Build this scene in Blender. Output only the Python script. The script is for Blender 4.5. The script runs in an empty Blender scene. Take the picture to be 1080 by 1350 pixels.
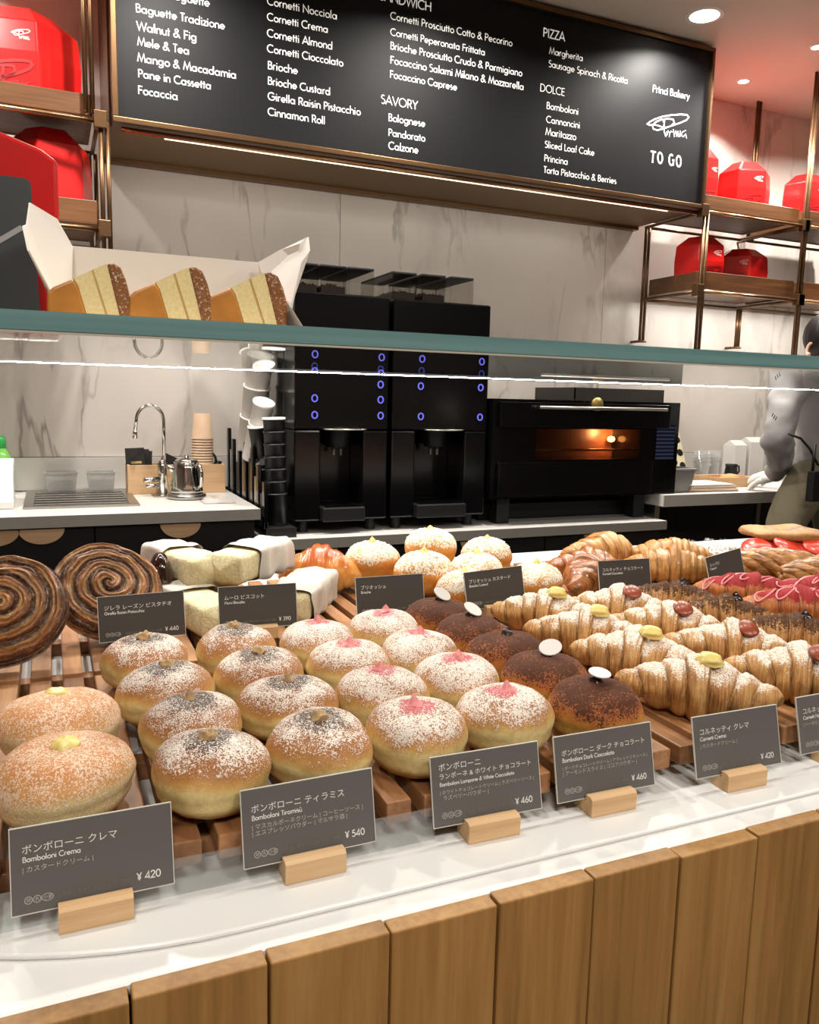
import bpy, bmesh, math, random
from mathutils import Vector, Matrix, noise, Euler
random.seed(7)
C = bpy.context.scene.collection
sc = bpy.context.scene
PI = math.pi

# ---------------------------------------------------------------- camera
CZ = 1.18                                   # eye height above the floor
FPX = 1070.0                                # focal length in pixels of the 1080 x 1350 frame
RX = Vector((0.91590373, -0.03484817, 0.39988244))
RY = Vector((-0.40074763, -0.13607553, 0.90602693))
RZ = Vector((0.02284083, -0.99008538, -0.13859741))
cam = bpy.data.objects.new('camera', bpy.data.cameras.new('camera'))
C.objects.link(cam)
cam.data.sensor_fit = 'HORIZONTAL'; cam.data.sensor_width = 36.0
cam.data.lens = 36.0 * FPX / 1080.0
cam.data.clip_start = 0.02
cam.matrix_world = Matrix(((RX[0], -RX[1], -RX[2], 0), (RY[0], -RY[1], -RY[2], 0), (RZ[0], -RZ[1], -RZ[2], CZ), (0, 0, 0, 1)))
sc.camera = cam

def ray(px, py):
    v = Vector(((px - 540) / FPX, (py - 675) / FPX, 1.0))
    return Vector((RX.dot(v), RY.dot(v), RZ.dot(v)))
def W(px, py, y):                           # measured point of the photograph on the upright plane at depth y
    v = ray(px, py); v *= y / v.y; return Vector((v.x, v.y, v.z + CZ))
def H(px, py, z):                           # measured point on the level plane at height z above the floor
    v = ray(px, py); v *= (z - CZ) / v.z; return Vector((v.x, v.y, z))

# ---------------------------------------------------------------- world, lights, exposure
sc.view_settings.view_transform = 'Standard'
sc.view_settings.look = 'None'
sc.view_settings.exposure = 0.0
sc.view_settings.gamma = 1.0
sc.view_settings.use_curve_mapping = False
CEIL = 2.548
world = bpy.data.worlds.new('shop_light'); sc.world = world
world.use_nodes = True
world.node_tree.nodes['Background'].inputs[0].default_value = (1.0, 0.93, 0.86, 1)
world.node_tree.nodes['Background'].inputs[1].default_value = 0.3

def area(name, loc, power, size, rot=(0, 0, 0), col=(1, .93, .84), sy=None, spread=160, shape=None):
    l = bpy.data.lights.new(name, 'AREA'); l.energy = power; l.color = col; l.size = size
    l.shape = shape or ('RECTANGLE' if sy else 'DISK')
    if sy: l.size_y = sy
    l.spread = math.radians(spread)
    o = bpy.data.objects.new(name, l); C.objects.link(o); o.location = loc; o.rotation_euler = rot
    return o
WARM = (1, .945, .875)
# downlights over the display and behind it (staff aisle), plus added fill on the customer side
for x, y, p in ((-0.1, .98, 3.4), (0.65, .98, 3.0), (1.4, .98, 2.6), (2.1, .98, 2.4)):
    area('downlight_lamp', (x, y, CEIL - .02), p, .10, col=WARM, spread=110)
for x, y, p in ((-.4, -.9, 26), (0.9, -1.0, 26), (2.4, -.9, 26)):
    area('ceiling_panel_lamp', (x, y, CEIL - .02), p, .45, col=WARM, spread=170)  # unseen fill lamps added to brighten faces turned to the customer
for x, y, p in ((-.45, 2.2, 21), (.35, 2.15, 21), (1.25, 2.15, 18), (2.172, 2.429, 12), (2.737, 2.432, 15), (3.4, 2.43, 18)):
    area('downlight_lamp', (x, y, CEIL - .02), p, .10, col=WARM, spread=150)
area('downlight_lamp', (2.747, 2.809, CEIL - .02), 5, .05, col=WARM, spread=120)
area('downlight_lamp', (-.25, 2.809, CEIL - .02), 5, .05, col=WARM, spread=120)
# lit strip under the menu board and the one along the rear edge of the glass shelf
area('board_strip_lamp', (1.28, 2.66, CZ + .755), 2.2, 2.1, rot=(math.radians(28), 0, 0), col=(1, .92, .8), sy=.03, spread=170)
area('shelf_strip_lamp', (.85, 1.252, CZ + .033), 2.4, 2.2, rot=(math.radians(-20), 0, 0), col=(1, .95, .88), sy=.004, spread=170)
area('shelf_under_lamp', (2.95, 2.80, CZ + .440), 4.5, 1.0, rot=(math.radians(12), 0, 0), col=WARM, sy=.02, spread=175)

# ---------------------------------------------------------------- helpers
def srgb(r, g, b):
    f = lambda c: (c / 255 / 12.92) if c <= 10.3 else (((c / 255) + .055) / 1.055) ** 2.4
    return (f(r), f(g), f(b), 1)

def offset_of(p):
    v = Vector((0, 0, 0))
    while p is not None:
        v += p.location; p = p.parent
    return v

def prop(o, label=None, cat=None, group=None, kind=None):
    if label: o['label'] = label
    if cat: o['category'] = cat
    if group: o['group'] = group
    if kind: o['kind'] = kind
    return o

def thing(name, label, cat, loc=(0, 0, 0), group=None, rz=0):
    o = bpy.data.objects.new(name, None); C.objects.link(o)
    o.empty_display_size = .02
    o.location = loc; o.rotation_euler = (0, 0, rz)
    return prop(o, label, cat, group)

class MB:
    def __init__(s): s.v = []; s.f = []; s.uv = None
    def add(s, vs, fs, M=None):
        b = len(s.v)
        s.v += [tuple(M @ Vector(v)) if M else tuple(v) for v in vs]
        s.f += [tuple(i + b for i in f) for f in fs]
        return s
    def box(s, x0, x1, y0, y1, z0, z1, M=None):
        return s.add([(x0, y0, z0), (x1, y0, z0), (x1, y1, z0), (x0, y1, z0), (x0, y0, z1), (x1, y0, z1), (x1, y1, z1), (x0, y1, z1)],
                     [(0, 3, 2, 1), (4, 5, 6, 7), (0, 1, 5, 4), (1, 2, 6, 5), (2, 3, 7, 6), (3, 0, 4, 7)], M)
    def prism(s, poly, lo, hi, axis='y', M=None):       # poly (a,b) extruded along axis
        n = len(poly)
        mk = {'y': lambda a, b, t: (a, t, b), 'z': lambda a, b, t: (a, b, t), 'x': lambda a, b, t: (t, a, b)}[axis]
        vs = [mk(a, b, lo) for a, b in poly] + [mk(a, b, hi) for a, b in poly]
        fs = [tuple(range(n - 1, -1, -1)), tuple(range(n, 2 * n))] + [(i, (i + 1) % n, n + (i + 1) % n, n + i) for i in range(n)]
        return s.add(vs, fs, M)
    def lathe(s, prof, n=24, M=None, cap=True):
        vs = []; fs = []
        for r, z in prof:
            vs += [(r * math.cos(2 * PI * k / n), r * math.sin(2 * PI * k / n), z) for k in range(n)]
        for j in range(len(prof) - 1):
            for k in range(n):
                a = j * n + k; b = j * n + (k + 1) % n
                fs.append((a, b, b + n, a + n))
        if cap:
            fs.append(tuple(range(n - 1, -1, -1))); m = (len(prof) - 1) * n; fs.append(tuple(m + k for k in range(n)))
        return s.add(vs, fs, M)
    def tube(s, pts, r, n=8, closed=False, M=None):
        pts = [Vector(p) for p in pts]; m = len(pts)
        rr = r if isinstance(r, (list, tuple)) else [r] * m
        vs = []; fs = []; up = None
        for i, p in enumerate(pts):
            if closed: d = pts[(i + 1) % m] - pts[i - 1]
            else: d = pts[min(i + 1, m - 1)] - pts[max(i - 1, 0)]
            d.normalize()
            if up is None: up = Vector((0, 0, 1)) if abs(d.z) < .9 else Vector((1, 0, 0))
            a = d.cross(up)
            if a.length < 1e-4: a = d.orthogonal()
            a.normalize(); up = a.cross(d).normalized()
            vs += [tuple(p + (a * math.cos(2 * PI * k / n) + up * math.sin(2 * PI * k / n)) * rr[i]) for k in range(n)]
        for j in range(m if closed else m - 1):
            for k in range(n):
                a = j * n + k; b = j * n + (k + 1) % n; c2 = ((j + 1) % m) * n
                fs.append((a, b, c2 + (k + 1) % n, c2 + k))
        if not closed:
            fs.append(tuple(range(n - 1, -1, -1))); q = (m - 1) * n; fs.append(tuple(q + k for k in range(n)))
        return s.add(vs, fs, M)
    def grid(s, fn, nu, nv, wrapu=False, M=None, uv=False):
        b = len(s.v); mu = nu if wrapu else nu + 1
        vs = [fn(i / nu, j / nv) for j in range(nv + 1) for i in range(mu)]
        fs = []
        for j in range(nv):
            for i in range(nu):
                i2 = (i + 1) % mu
                fs.append((j * mu + i, j * mu + i2, (j + 1) * mu + i2, (j + 1) * mu + i))
        if uv: s.uv = {b + j * mu + i: (i / nu, j / nv) for j in range(nv + 1) for i in range(mu)}
        return s.add(vs, fs, M)
    def mesh(s, name, mat=None, smooth=False):
        me = bpy.data.meshes.new(name); me.from_pydata(s.v, [], s.f)
        if s.uv is not None:
            l = me.uv_layers.new(name='UVMap')
            for lp in me.loops: l.data[lp.index].uv = s.uv.get(lp.vertex_index, (0, 0))
        bm = bmesh.new(); bm.from_mesh(me); bmesh.ops.recalc_face_normals(bm, faces=bm.faces); bm.to_mesh(me); bm.free()
        if smooth: me.polygons.foreach_set('use_smooth', [True] * len(me.polygons))
        if mat: me.materials.append(mat)
        return me
    def build(s, name, mat, parent=None, smooth=False, bevel=0, local=False, seg=2):
        return place(s.mesh(name, mat, smooth), name, parent, bevel, local, seg)

def place(me, name, parent=None, bevel=0, local=False, seg=2):
    o = bpy.data.objects.new(name, me); C.objects.link(o)
    if parent is not None:
        o.parent = parent
        if not local: o.location = -offset_of(parent)
    if bevel:
        m = o.modifiers.new('bevel', 'BEVEL'); m.width = bevel; m.segments = seg; m.limit_method = 'ANGLE'; m.angle_limit = math.radians(40)
    return o

def copy_tree(o, parent=None):
    c = o.copy(); C.objects.link(c)
    if parent is not None: c.parent = parent
    for ch in list(o.children): copy_tree(ch, c)
    return c

def T(x=0, y=0, z=0, rx=0, ry=0, rz=0, s=1):
    return Matrix.Translation((x, y, z)) @ Euler((rx, ry, rz)).to_matrix().to_4x4() @ (Matrix.Diagonal((s, s, s, 1)) if not isinstance(s, tuple) else Matrix.Diagonal((*s, 1)))

# ---- materials
class G:
    def __init__(g, name):
        g.m = bpy.data.materials.new(name); g.m.use_nodes = True; g.t = g.m.node_tree
        g.t.nodes.clear(); g.out = g.t.nodes.new('ShaderNodeOutputMaterial')
    def n(g, typ, ins=None, out=0, **props):
        d = g.t.nodes.new('ShaderNode' + typ)
        for k, v in props.items(): setattr(d, k, v)
        for k, v in (ins or {}).items():
            s = d.inputs[k]
            if hasattr(v, 'is_output'): g.t.links.new(v, s)
            else: s.default_value = v
        return d.outputs[out]
    def math(g, op, a, b=0.0, c=None, clamp=False):
        i = {0: a, 1: b}
        if c is not None: i[2] = c
        return g.n('Math', i, operation=op, use_clamp=clamp)
    def rng(g, v, a, b, c=0.0, d=1.0, smooth=False):
        return g.n('MapRange', {'Value': v, 'From Min': a, 'From Max': b, 'To Min': c, 'To Max': d}, interpolation_type='SMOOTHSTEP' if smooth else 'LINEAR')
    def ramp(g, v, stops):
        d = g.t.nodes.new('ShaderNodeValToRGB'); e = d.color_ramp.elements
        e[0].position = stops[0][0]; e[0].color = stops[0][1]; e[1].position = stops[1][0]; e[1].color = stops[1][1]
        for p, c in stops[2:]:
            q = e.new(p); q.color = c
        g.t.links.new(v, d.inputs[0]); return d.outputs[0]
    def mix(g, f, a, b, mode='MIX'):
        d = g.t.nodes.new('ShaderNodeMix'); d.data_type = 'RGBA'; d.blend_type = mode
        for k, v in ((0, f), (6, a), (7, b)):
            if hasattr(v, 'is_output'): g.t.links.new(v, d.inputs[k])
            else: d.inputs[k].default_value = v
        return d.outputs[2]
    def noise(g, vec, scale, detail=2, rough=.5, w=None, dist=0):
        i = {'Vector': vec, 'Scale': scale, 'Detail': detail, 'Roughness': rough, 'Distortion': dist}
        if w is not None: i['W'] = w
        return g.n('TexNoise', i, noise_dimensions='4D' if w is not None else '3D')
    def obj(g, scale=None):
        v = g.n('TexCoord', out=3)
        if scale: v = g.n('Mapping', {'Vector': v, 'Scale': scale})
        return v
    def pbsdf(g, col, rough=.5, metal=0, bump=None, bs=.3, bd=.002, **ins):
        i = {'Base Color': col, 'Roughness': rough, 'Metallic': metal}
        i.update({k.replace('_', ' '): v for k, v in ins.items()})
        if bump is not None: i['Normal'] = g.n('Bump', {'Height': bump, 'Strength': bs, 'Distance': bd})
        b = g.n('BsdfPrincipled', i); g.t.links.new(b, g.out.inputs[0]); return g.m
    def surf(g, s): g.t.links.new(s, g.out.inputs[0]); return g.m

def mat(name, col, rough=.5, metal=0, var=.06, scale=30, bs=0.0, **kw):
    g = G(name); o = g.obj(); n = g.noise(o, scale, 3)
    c = srgb(*col)
    col2 = g.mix(n, tuple(x * (1 - var) for x in c[:3]) + (1,), tuple(min(1, x * (1 + var)) for x in c[:3]) + (1,))
    return g.pbsdf(col2, rough, metal, bump=n if bs else None, bs=bs, bd=.001, **kw)

def wood(name, dark, midc, light, axis=1, rough=.45, scale=1.0, vary=.12, coat=0.0):
    g = G(name); s = [60 * scale] * 3; s[axis] = 3.5 * scale
    w = g.math('MULTIPLY', g.n('ObjectInfo', out=5), 31.0)
    v = g.obj(tuple(s))
    n1 = g.noise(v, 1.0, 5, .62, w=w, dist=.6)
    s2 = [220 * scale] * 3; s2[axis] = 7 * scale
    n2 = g.noise(g.obj(tuple(s2)), 1.0, 2, .5, w=w)
    s3 = [9 * scale] * 3; s3[axis] = 1.3 * scale
    n3 = g.noise(g.obj(tuple(s3)), 1.0, 3, .5, w=w, dist=1.2)
    t = g.math('ADD', g.math('MULTIPLY', n1, .45), g.math('ADD', g.math('MULTIPLY', n2, .2), g.math('MULTIPLY', n3, .35)))
    c = g.ramp(t, [(.34, srgb(*dark)), (.5, srgb(*midc)), (.66, srgb(*light))])
    br = g.rng(g.n('ObjectInfo', out=5), 0, 1, 1 - vary, 1 + vary)
    c = g.mix(1.0, c, g.n('CombineColor', {0: br, 1: br, 2: br}), 'MULTIPLY')
    return g.pbsdf(c, rough, bump=t, bs=.25, bd=.0006, Coat_Weight=coat)

def pane_material(name, tint=(.93, .97, .96, 1), ior=1.5, rough=0.0, haze=0.0):
    g = G(name)
    fr = g.n('Fresnel', {'IOR': ior}); back = g.n('NewGeometry', out=6)
    fr = g.math('MULTIPLY', fr, g.math('SUBTRACT', 1.0, back))
    tr = g.n('BsdfTransparent', {'Color': tint}); gl = g.n('BsdfGlossy', {'Color': (1, 1, 1, 1), 'Roughness': rough})
    base = tr
    if haze:
        base = g.n('MixShader', {0: haze, 1: tr, 2: g.n('BsdfDiffuse', {'Color': (.9, .9, .9, 1)})})
    return g.surf(g.n('MixShader', {0: fr, 1: base, 2: gl}))

def emit(name, col, strength):
    g = G(name); return g.surf(g.n('Emission', {'Color': srgb(*col), 'Strength': strength}))

# ---- a geometric sans built from strokes (capital height .74, x height .46)
def arc(cx, cy, rx, ry, a0, a1, n=10):
    return [(cx + rx * math.cos(math.radians(a0 + (a1 - a0) * k / n)), cy + ry * math.sin(math.radians(a0 + (a1 - a0) * k / n))) for k in range(n + 1)]
def O(cx, r): return arc(cx, .23, r, r, 0, 360, 18)
def stem(x, a=0, b=.46): return [(x, a), (x, b)]
GL = {
 ' ': (.27, []), 'a': (.58, [O(.25, .2), stem(.46)]), 'b': (.57, [O(.28, .2), stem(.07, 0, .78)]), 'c': (.45, [arc(.26, .23, .2, .2, 50, 310)]),
 'd': (.58, [O(.25, .2), stem(.46, 0, .78)]), 'e': (.53, [[(.05, .23), (.45, .23)] + arc(.25, .23, .2, .2, 0, 315, 14)]),
 'f': (.29, [[(.13, 0), (.13, .64)] + arc(.23, .64, .1, .12, 180, 90, 4), [(.02, .43), (.25, .43)]]),
 'g': (.58, [O(.25, .2), [(.46, .46), (.46, -.03)] + arc(.26, -.03, .2, .16, 0, -150, 8)]),
 'h': (.51, [stem(.07, 0, .78), [(.07, .26)] + arc(.25, .27, .17, .18, 180, 0) + [(.42, 0)]]),
 'i': (.2, [stem(.08), [(.08, .6), (.08, .67)]]), 'l': (.2, [stem(.08, 0, .78)]), 'j': (.2, [stem(.08, -.2), [(.08, .6), (.08, .67)]]),
 'k': (.44, [stem(.07, 0, .78), [(.34, .46), (.09, .21)], [(.17, .28), (.38, 0)]]),
 'm': (.76, [stem(.07), [(.07, .28)] + arc(.21, .31, .14, .14, 180, 0, 8) + [(.35, 0)], [(.35, .28)] + arc(.51, .31, .15, .14, 180, 0, 8) + [(.66, 0)]]),
 'n': (.5, [stem(.07), [(.07, .26)] + arc(.24, .27, .17, .18, 180, 0) + [(.41, 0)]]), 'o': (.53, [O(.265, .205)]),
 'p': (.57, [O(.28, .2), stem(.07, -.2, .46)]), 'q': (.57, [O(.25, .2), stem(.46, -.2, .46)]), 'r': (.33, [stem(.07), [(.07, .28)] + arc(.22, .28, .15, .17, 180, 70, 6)]),
 's': (.36, [arc(.17, .345, .115, .1, 50, 270, 8) + arc(.17, .135, .125, .115, 90, -130, 8)]), 't': (.27, [stem(.12, 0, .64), [(.01, .43), (.24, .43)]]),
 'u': (.5, [[(.07, .46), (.07, .19)] + arc(.24, .19, .17, .17, 180, 360) + [(.41, .46)], stem(.41)]), 'v': (.4, [[(.02, .46), (.2, .02), (.38, .46)]]),
 'w': (.64, [[(.02, .46), (.18, .02), (.32, .44), (.46, .02), (.62, .46)]]), 'x': (.4, [[(.02, .46), (.38, 0)], [(.38, .46), (.02, 0)]]),
 'y': (.4, [[(.02, .46), (.2, .04)], [(.38, .46), (.11, -.2)]]), 'z': (.38, [[(.03, .43), (.34, .43), (.03, .03), (.35, .03)]]),
 'A': (.64, [[(.02, 0), (.32, .72), (.62, 0)], [(.13, .23), (.51, .23)]]),
 'B': (.5, [stem(.07, 0, .74), [(.07, .71), (.22, .71)] + arc(.22, .555, .155, .155, 90, -90, 8) + [(.07, .4)], [(.07, .4), (.24, .4)] + arc(.24, .215, .19, .185, 90, -90, 8) + [(.07, .03)]]),
 'C': (.68, [arc(.39, .37, .345, .345, 48, 312, 16)]), 'D': (.66, [[(.07, .71), (.07, .03), (.24, .03)] + arc(.24, .37, .34, .34, -90, 90, 12) + [(.07, .71)]]),
 'E': (.46, [[(.4, .71), (.07, .71), (.07, .03), (.4, .03)], [(.07, .39), (.38, .39)]]), 'F': (.44, [[(.4, .71), (.07, .71), (.07, 0)], [(.07, .39), (.37, .39)]]),
 'G': (.8, [arc(.39, .37, .345, .345, 48, 360, 18) + [(.42, .37)]]), 'H': (.62, [stem(.07, 0, .74), stem(.54, 0, .74), [(.07, .39), (.54, .39)]]),
 'I': (.2, [stem(.09, 0, .74)]), 'K': (.56, [stem(.07, 0, .74), [(.5, .74), (.1, .34)], [(.2, .43), (.53, 0)]]), 'L': (.4, [[(.07, .74), (.07, .03), (.38, .03)]]),
 'M': (.78, [[(.04, 0), (.16, .72), (.38, .08), (.6, .72), (.73, 0)]]), 'N': (.68, [[(.07, 0), (.07, .7), (.59, .05), (.59, .74)]]), 'O': (.82, [arc(.4, .37, .345, .345, 0, 360, 22)]),
 'P': (.48, [stem(.07, 0, .74), [(.07, .71), (.23, .71)] + arc(.23, .53, .18, .18, 90, -90, 8) + [(.07, .35)]]),
 'R': (.52, [stem(.07, 0, .74), [(.07, .71), (.23, .71)] + arc(.23, .53, .18, .18, 90, -90, 8) + [(.07, .35)], [(.24, .35), (.47, 0)]]),
 'S': (.46, [arc(.23, .56, .155, .155, 45, 270, 9) + arc(.22, .21, .18, .195, 90, -135, 10)]), 'T': (.44, [[(.02, .71), (.42, .71)], stem(.22, 0, .71)]),
 'V': (.6, [[(.02, .74), (.3, .03), (.58, .74)]]), 'W': (.9, [[(.02, .74), (.24, .03), (.45, .7), (.66, .03), (.88, .74)]]), 'Y': (.54, [[(.02, .74), (.27, .36), (.52, .74)], stem(.27, 0, .36)]),
 'Z': (.5, [[(.05, .71), (.45, .71), (.05, .03), (.46, .03)]]),
 '0': (.54, [arc(.26, .37, .2, .345, 0, 360, 18)]), '1': (.4, [[(.1, .62), (.23, .72), (.23, 0)]]), '3': (.5, [arc(.23, .55, .155, .16, 150, -80, 9), arc(.23, .21, .185, .185, 85, -150, 10)]),
 '4': (.54, [[(.38, 0), (.38, .72), (.04, .18), (.5, .18)]]), '2': (.5, [arc(.24, .53, .18, .18, 170, -30, 9) + [(.06, .03), (.46, .03)]]),
 '5': (.5, [[(.42, .71), (.17, .71), (.12, .43)] + arc(.23, .24, .2, .21, 110, -150, 12)]), '6': (.54, [arc(.26, .22, .19, .19, 0, 360, 16), [(.11, .34), (.34, .74)]]),
 '9': (.54, [arc(.26, .52, .19, .19, 0, 360, 16), [(.41, .4), (.18, 0)]]), '8': (.5, [arc(.24, .56, .15, .15, 0, 360, 14), arc(.24, .21, .19, .19, 0, 360, 14)]),
 '7': (.48, [[(.04, .71), (.44, .71), (.14, 0)]]),
 '&': (.66, [[(.6, 0), (.2, .5)] + arc(.3, .58, .13, .13, 200, -20, 8) + [(.36, .46), (.14, .3)] + arc(.22, .18, .17, .16, 130, 300, 8) + [(.5, .28)]]),
 '\u00a5': (.52, [[(.04, .74), (.26, .38), (.48, .74)], stem(.26, 0, .38), [(.1, .32), (.42, .32)], [(.1, .18), (.42, .18)]]), '|': (.16, [stem(.08, -.08, .76)]),
 'ù': (.5, [[(.07, .46), (.07, .19)] + arc(.24, .19, .17, .17, 180, 360) + [(.41, .46)], stem(.41), [(.16, .72), (.28, .58)]]),
}
def text_width(s): return sum(GL[c][0] for c in s)
def ribbon(mb, pts, hw, put):
    P = [Vector(p) for p in pts]
    Q = [P[0]]
    for p in P[1:]:
        if (p - Q[-1]).length > 1e-6: Q.append(p)
    closed = (Q[0] - Q[-1]).length < 1e-5
    if closed: Q.pop()
    n = len(Q); vs = []
    for i in range(n):
        a = Q[i - 1] if (i > 0 or closed) else None; b = Q[(i + 1) % n] if (i < n - 1 or closed) else None
        d1 = (Q[i] - a).normalized() if a is not None else (b - Q[i]).normalized()
        d2 = (b - Q[i]).normalized() if b is not None else d1
        n1 = Vector((-d1.y, d1.x)); n2 = Vector((-d2.y, d2.x)); m = (n1 + n2)
        if m.length < .2: m = n1
        m.normalize(); k = hw / max(.45, m.dot(n1))
        vs += [put(*(Q[i] + m * k)), put(*(Q[i] - m * k))]
    fs = [(2 * i, 2 * i + 1, 2 * ((i + 1) % n) + 1, 2 * ((i + 1) % n)) for i in range(n if closed else n - 1)]
    mb.add(vs, fs)
def write(mb, s, put, size, hw=.045, sx=1.0, track=0):           # put(a, b) -> 3-D point, a and b in the units of size
    x = 0
    for ch in s:
        adv, strokes = GL[ch]
        for st in strokes:
            if st[0] == st[-1]: st = st[:-1] + [st[0]]
            ribbon(mb, [((x + a) * size * sx, b * size) for a, b in st], hw * size, put)
        x += adv + track
    return x * size * sx
def cjk(mb, s, put, size, maxw=None):                              # Japanese lettering from the program's own fallback font
    cu = bpy.data.curves.new('t', 'FONT'); cu.body = s; cu.size = size; cu.resolution_u = 2
    o = bpy.data.objects.new('t', cu); C.objects.link(o)
    me = o.to_mesh(); mx = max([v.co.x for v in me.vertices] or [0]); k = min(1.0, maxw / mx) if maxw and mx else 1.0
    vs = [put(v.co.x * k, v.co.y * k) for v in me.vertices]; fs = [tuple(p.vertices) for p in me.polygons]
    o.to_mesh_clear(); bpy.data.objects.remove(o); bpy.data.curves.remove(cu)
    mb.add(vs, fs); return mx
LOGO = [[(165,400),(200,420),(260,410),(330,425),(410,455),(470,455),(560,425),(680,385),(780,340),(820,295),(790,255),(690,250),(550,260),(400,285),(280,325),(200,370),(165,400)],
        [(410,365),(435,365),(425,430),(430,520),(455,590),(480,560),(470,520)],
        [(440,470),(540,430),(590,380),(575,330),(490,320),(370,335),(280,380),(245,430),(260,480),(320,500),(400,480),(440,460)],
        [(490,505),(515,545),(510,610)],[(515,555),(540,512),(558,530)],[(575,485),(592,608)],[(592,565),(612,512),(628,530),(625,600)],[(652,512),(645,590),(668,602),(684,512),(694,600)],[(750,515),(715,530),(703,585),(735,605),(758,570)],[(768,555),(785,628)], [(765,500),(770,512)]]
def draw_logo(mb, put, size, hw=.012):                  # size = width of the script mark
    k = size / 660.0
    for st in LOGO: ribbon(mb, [((x - 165) * k, (625 - y) * k) for x, y in st], hw * size, put)
# ---------------------------------------------------------------- materials of the room
def marble():
    g = G('marble'); o = g.obj()
    w = g.math('MULTIPLY', g.n('ObjectInfo', out=5), 17.0)
    o2 = g.n('Mapping', {'Vector': o, 'Rotation': (0, math.radians(-28), 0), 'Scale': (1.5, 1.0, .42)})
    warp = g.noise(o, 2.2, 5, .6, w=w, dist=.8)
    v1 = g.noise(o2, 1.5, 5, .56, w=w, dist=.5)
    d1 = g.math('ABSOLUTE', g.math('SUBTRACT', v1, .52))
    vein = g.math('SUBTRACT', 1.0, g.rng(d1, 0.0, .014, smooth=True))
    v2 = g.noise(o2, .9, 6, .6, w=g.math('ADD', w, 5.0), dist=.9)
    d2 = g.math('ABSOLUTE', g.math('SUBTRACT', v2, .47))
    soft = g.math('SUBTRACT', 1.0, g.rng(d2, 0.0, .05, smooth=True))
    f = g.math('MULTIPLY', vein, g.rng(warp, .42, .66), clamp=True)
    f2 = g.math('MULTIPLY', soft, g.math('MULTIPLY', g.rng(warp, .45, .7), .6), clamp=True)
    base = g.mix(g.rng(g.noise(o, 1.3, 3), .3, .7), srgb(226, 219, 211), srgb(208, 200, 192))
    c = g.mix(f2, base, srgb(160, 152, 147)); c = g.mix(g.math('MULTIPLY', f, .75), c, srgb(112, 104, 100))
    return g.pbsdf(c, .32)
M_MARBLE = marble()
M_QUARTZ = mat('white_quartz', (226, 225, 222), .28, var=.02, scale=14)
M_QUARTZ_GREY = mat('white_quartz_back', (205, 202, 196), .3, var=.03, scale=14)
M_PLASTER = mat('ceiling_paint', (214, 202, 188), .85, var=.01, scale=4)
M_PLASTER_W = mat('shop_wall_paint', (150, 132, 116), .8, var=.03, scale=4)
M_FLOOR = mat('dark_floor', (70, 62, 56), .5, var=.15, scale=6)
M_BLACK = mat('black_gloss', (9, 9, 10), .16, var=.1)
M_BLACK_MATT = mat('black_matt', (16, 15, 16), .5, var=.1)
M_BLACKFR = mat('black_laminate', (20, 18, 18), .4, var=.1)
M_CHROME = mat('chrome', (215, 213, 208), .12, 1.0, var=.02)
M_STEEL = mat('brushed_steel', (176, 172, 166), .3, 1.0, var=.05, scale=60)
M_BRONZE = mat('bronze', (112, 84, 58), .36, .85, var=.12)
M_BRASS = mat('brass_rod', (190, 150, 110), .25, 1.0, var=.06)
M_BOARD = mat('menu_black', (15, 15, 17), .5, var=.1, Specular_IOR_Level=.22)
M_SOFFIT = mat('bronze_soffit', (122, 96, 62), .55, .3, var=.12, scale=8)
M_WHITE = mat('white_print', (238, 236, 230), .6, var=.01)
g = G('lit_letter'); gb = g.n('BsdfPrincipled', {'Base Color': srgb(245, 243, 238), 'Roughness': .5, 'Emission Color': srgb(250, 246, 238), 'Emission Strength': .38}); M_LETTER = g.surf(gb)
M_RED = mat('red_lacquered_card', (214, 30, 30), .25, var=.05, scale=12, Coat_Weight=.4)
M_RED_DARK = mat('embossed_red', (150, 16, 18), .4, var=.05)
M_PINKPRINT = mat('pale_print', (245, 190, 180), .5, var=.02)
M_SHELFWOOD = wood('shelf_wood', (64, 40, 22), (98, 62, 34), (122, 82, 48), axis=0, rough=.4)
M_OAK = wood('counter_oak', (124, 88, 44), (160, 116, 62), (184, 140, 82), axis=2, rough=.5, vary=.09)
M_SLAT = wood('tray_wood', (104, 66, 38), (152, 104, 66), (186, 140, 96), axis=1, rough=.42, vary=.22)
M_BEECH = wood('beech_block', (190, 150, 104), (212, 174, 128), (226, 192, 148), axis=0, rough=.55, scale=2, vary=.05)
M_LIGHTWOOD = wood('light_plywood', (176, 138, 100), (196, 160, 120), (212, 178, 138), axis=0, rough=.55, vary=.05)
M_CLEAR = pane_material('clear_glass', (.95, .975, .965, 1), 1.5)
M_ACRYL = pane_material('clear_acrylic', (.90, .92, .92, 1), 1.49, haze=.08)
M_LED = emit('strip_lamp_glow', (255, 232, 200), 2.5)
M_LAMP = emit('lamp_glow', (255, 244, 226), 14.0)
M_BLUE = emit('blue_indicator', (120, 120, 240), 1.1)
M_PAPER = mat('white_paper', (226, 220, 212), .75, var=.03, scale=40)

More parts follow.
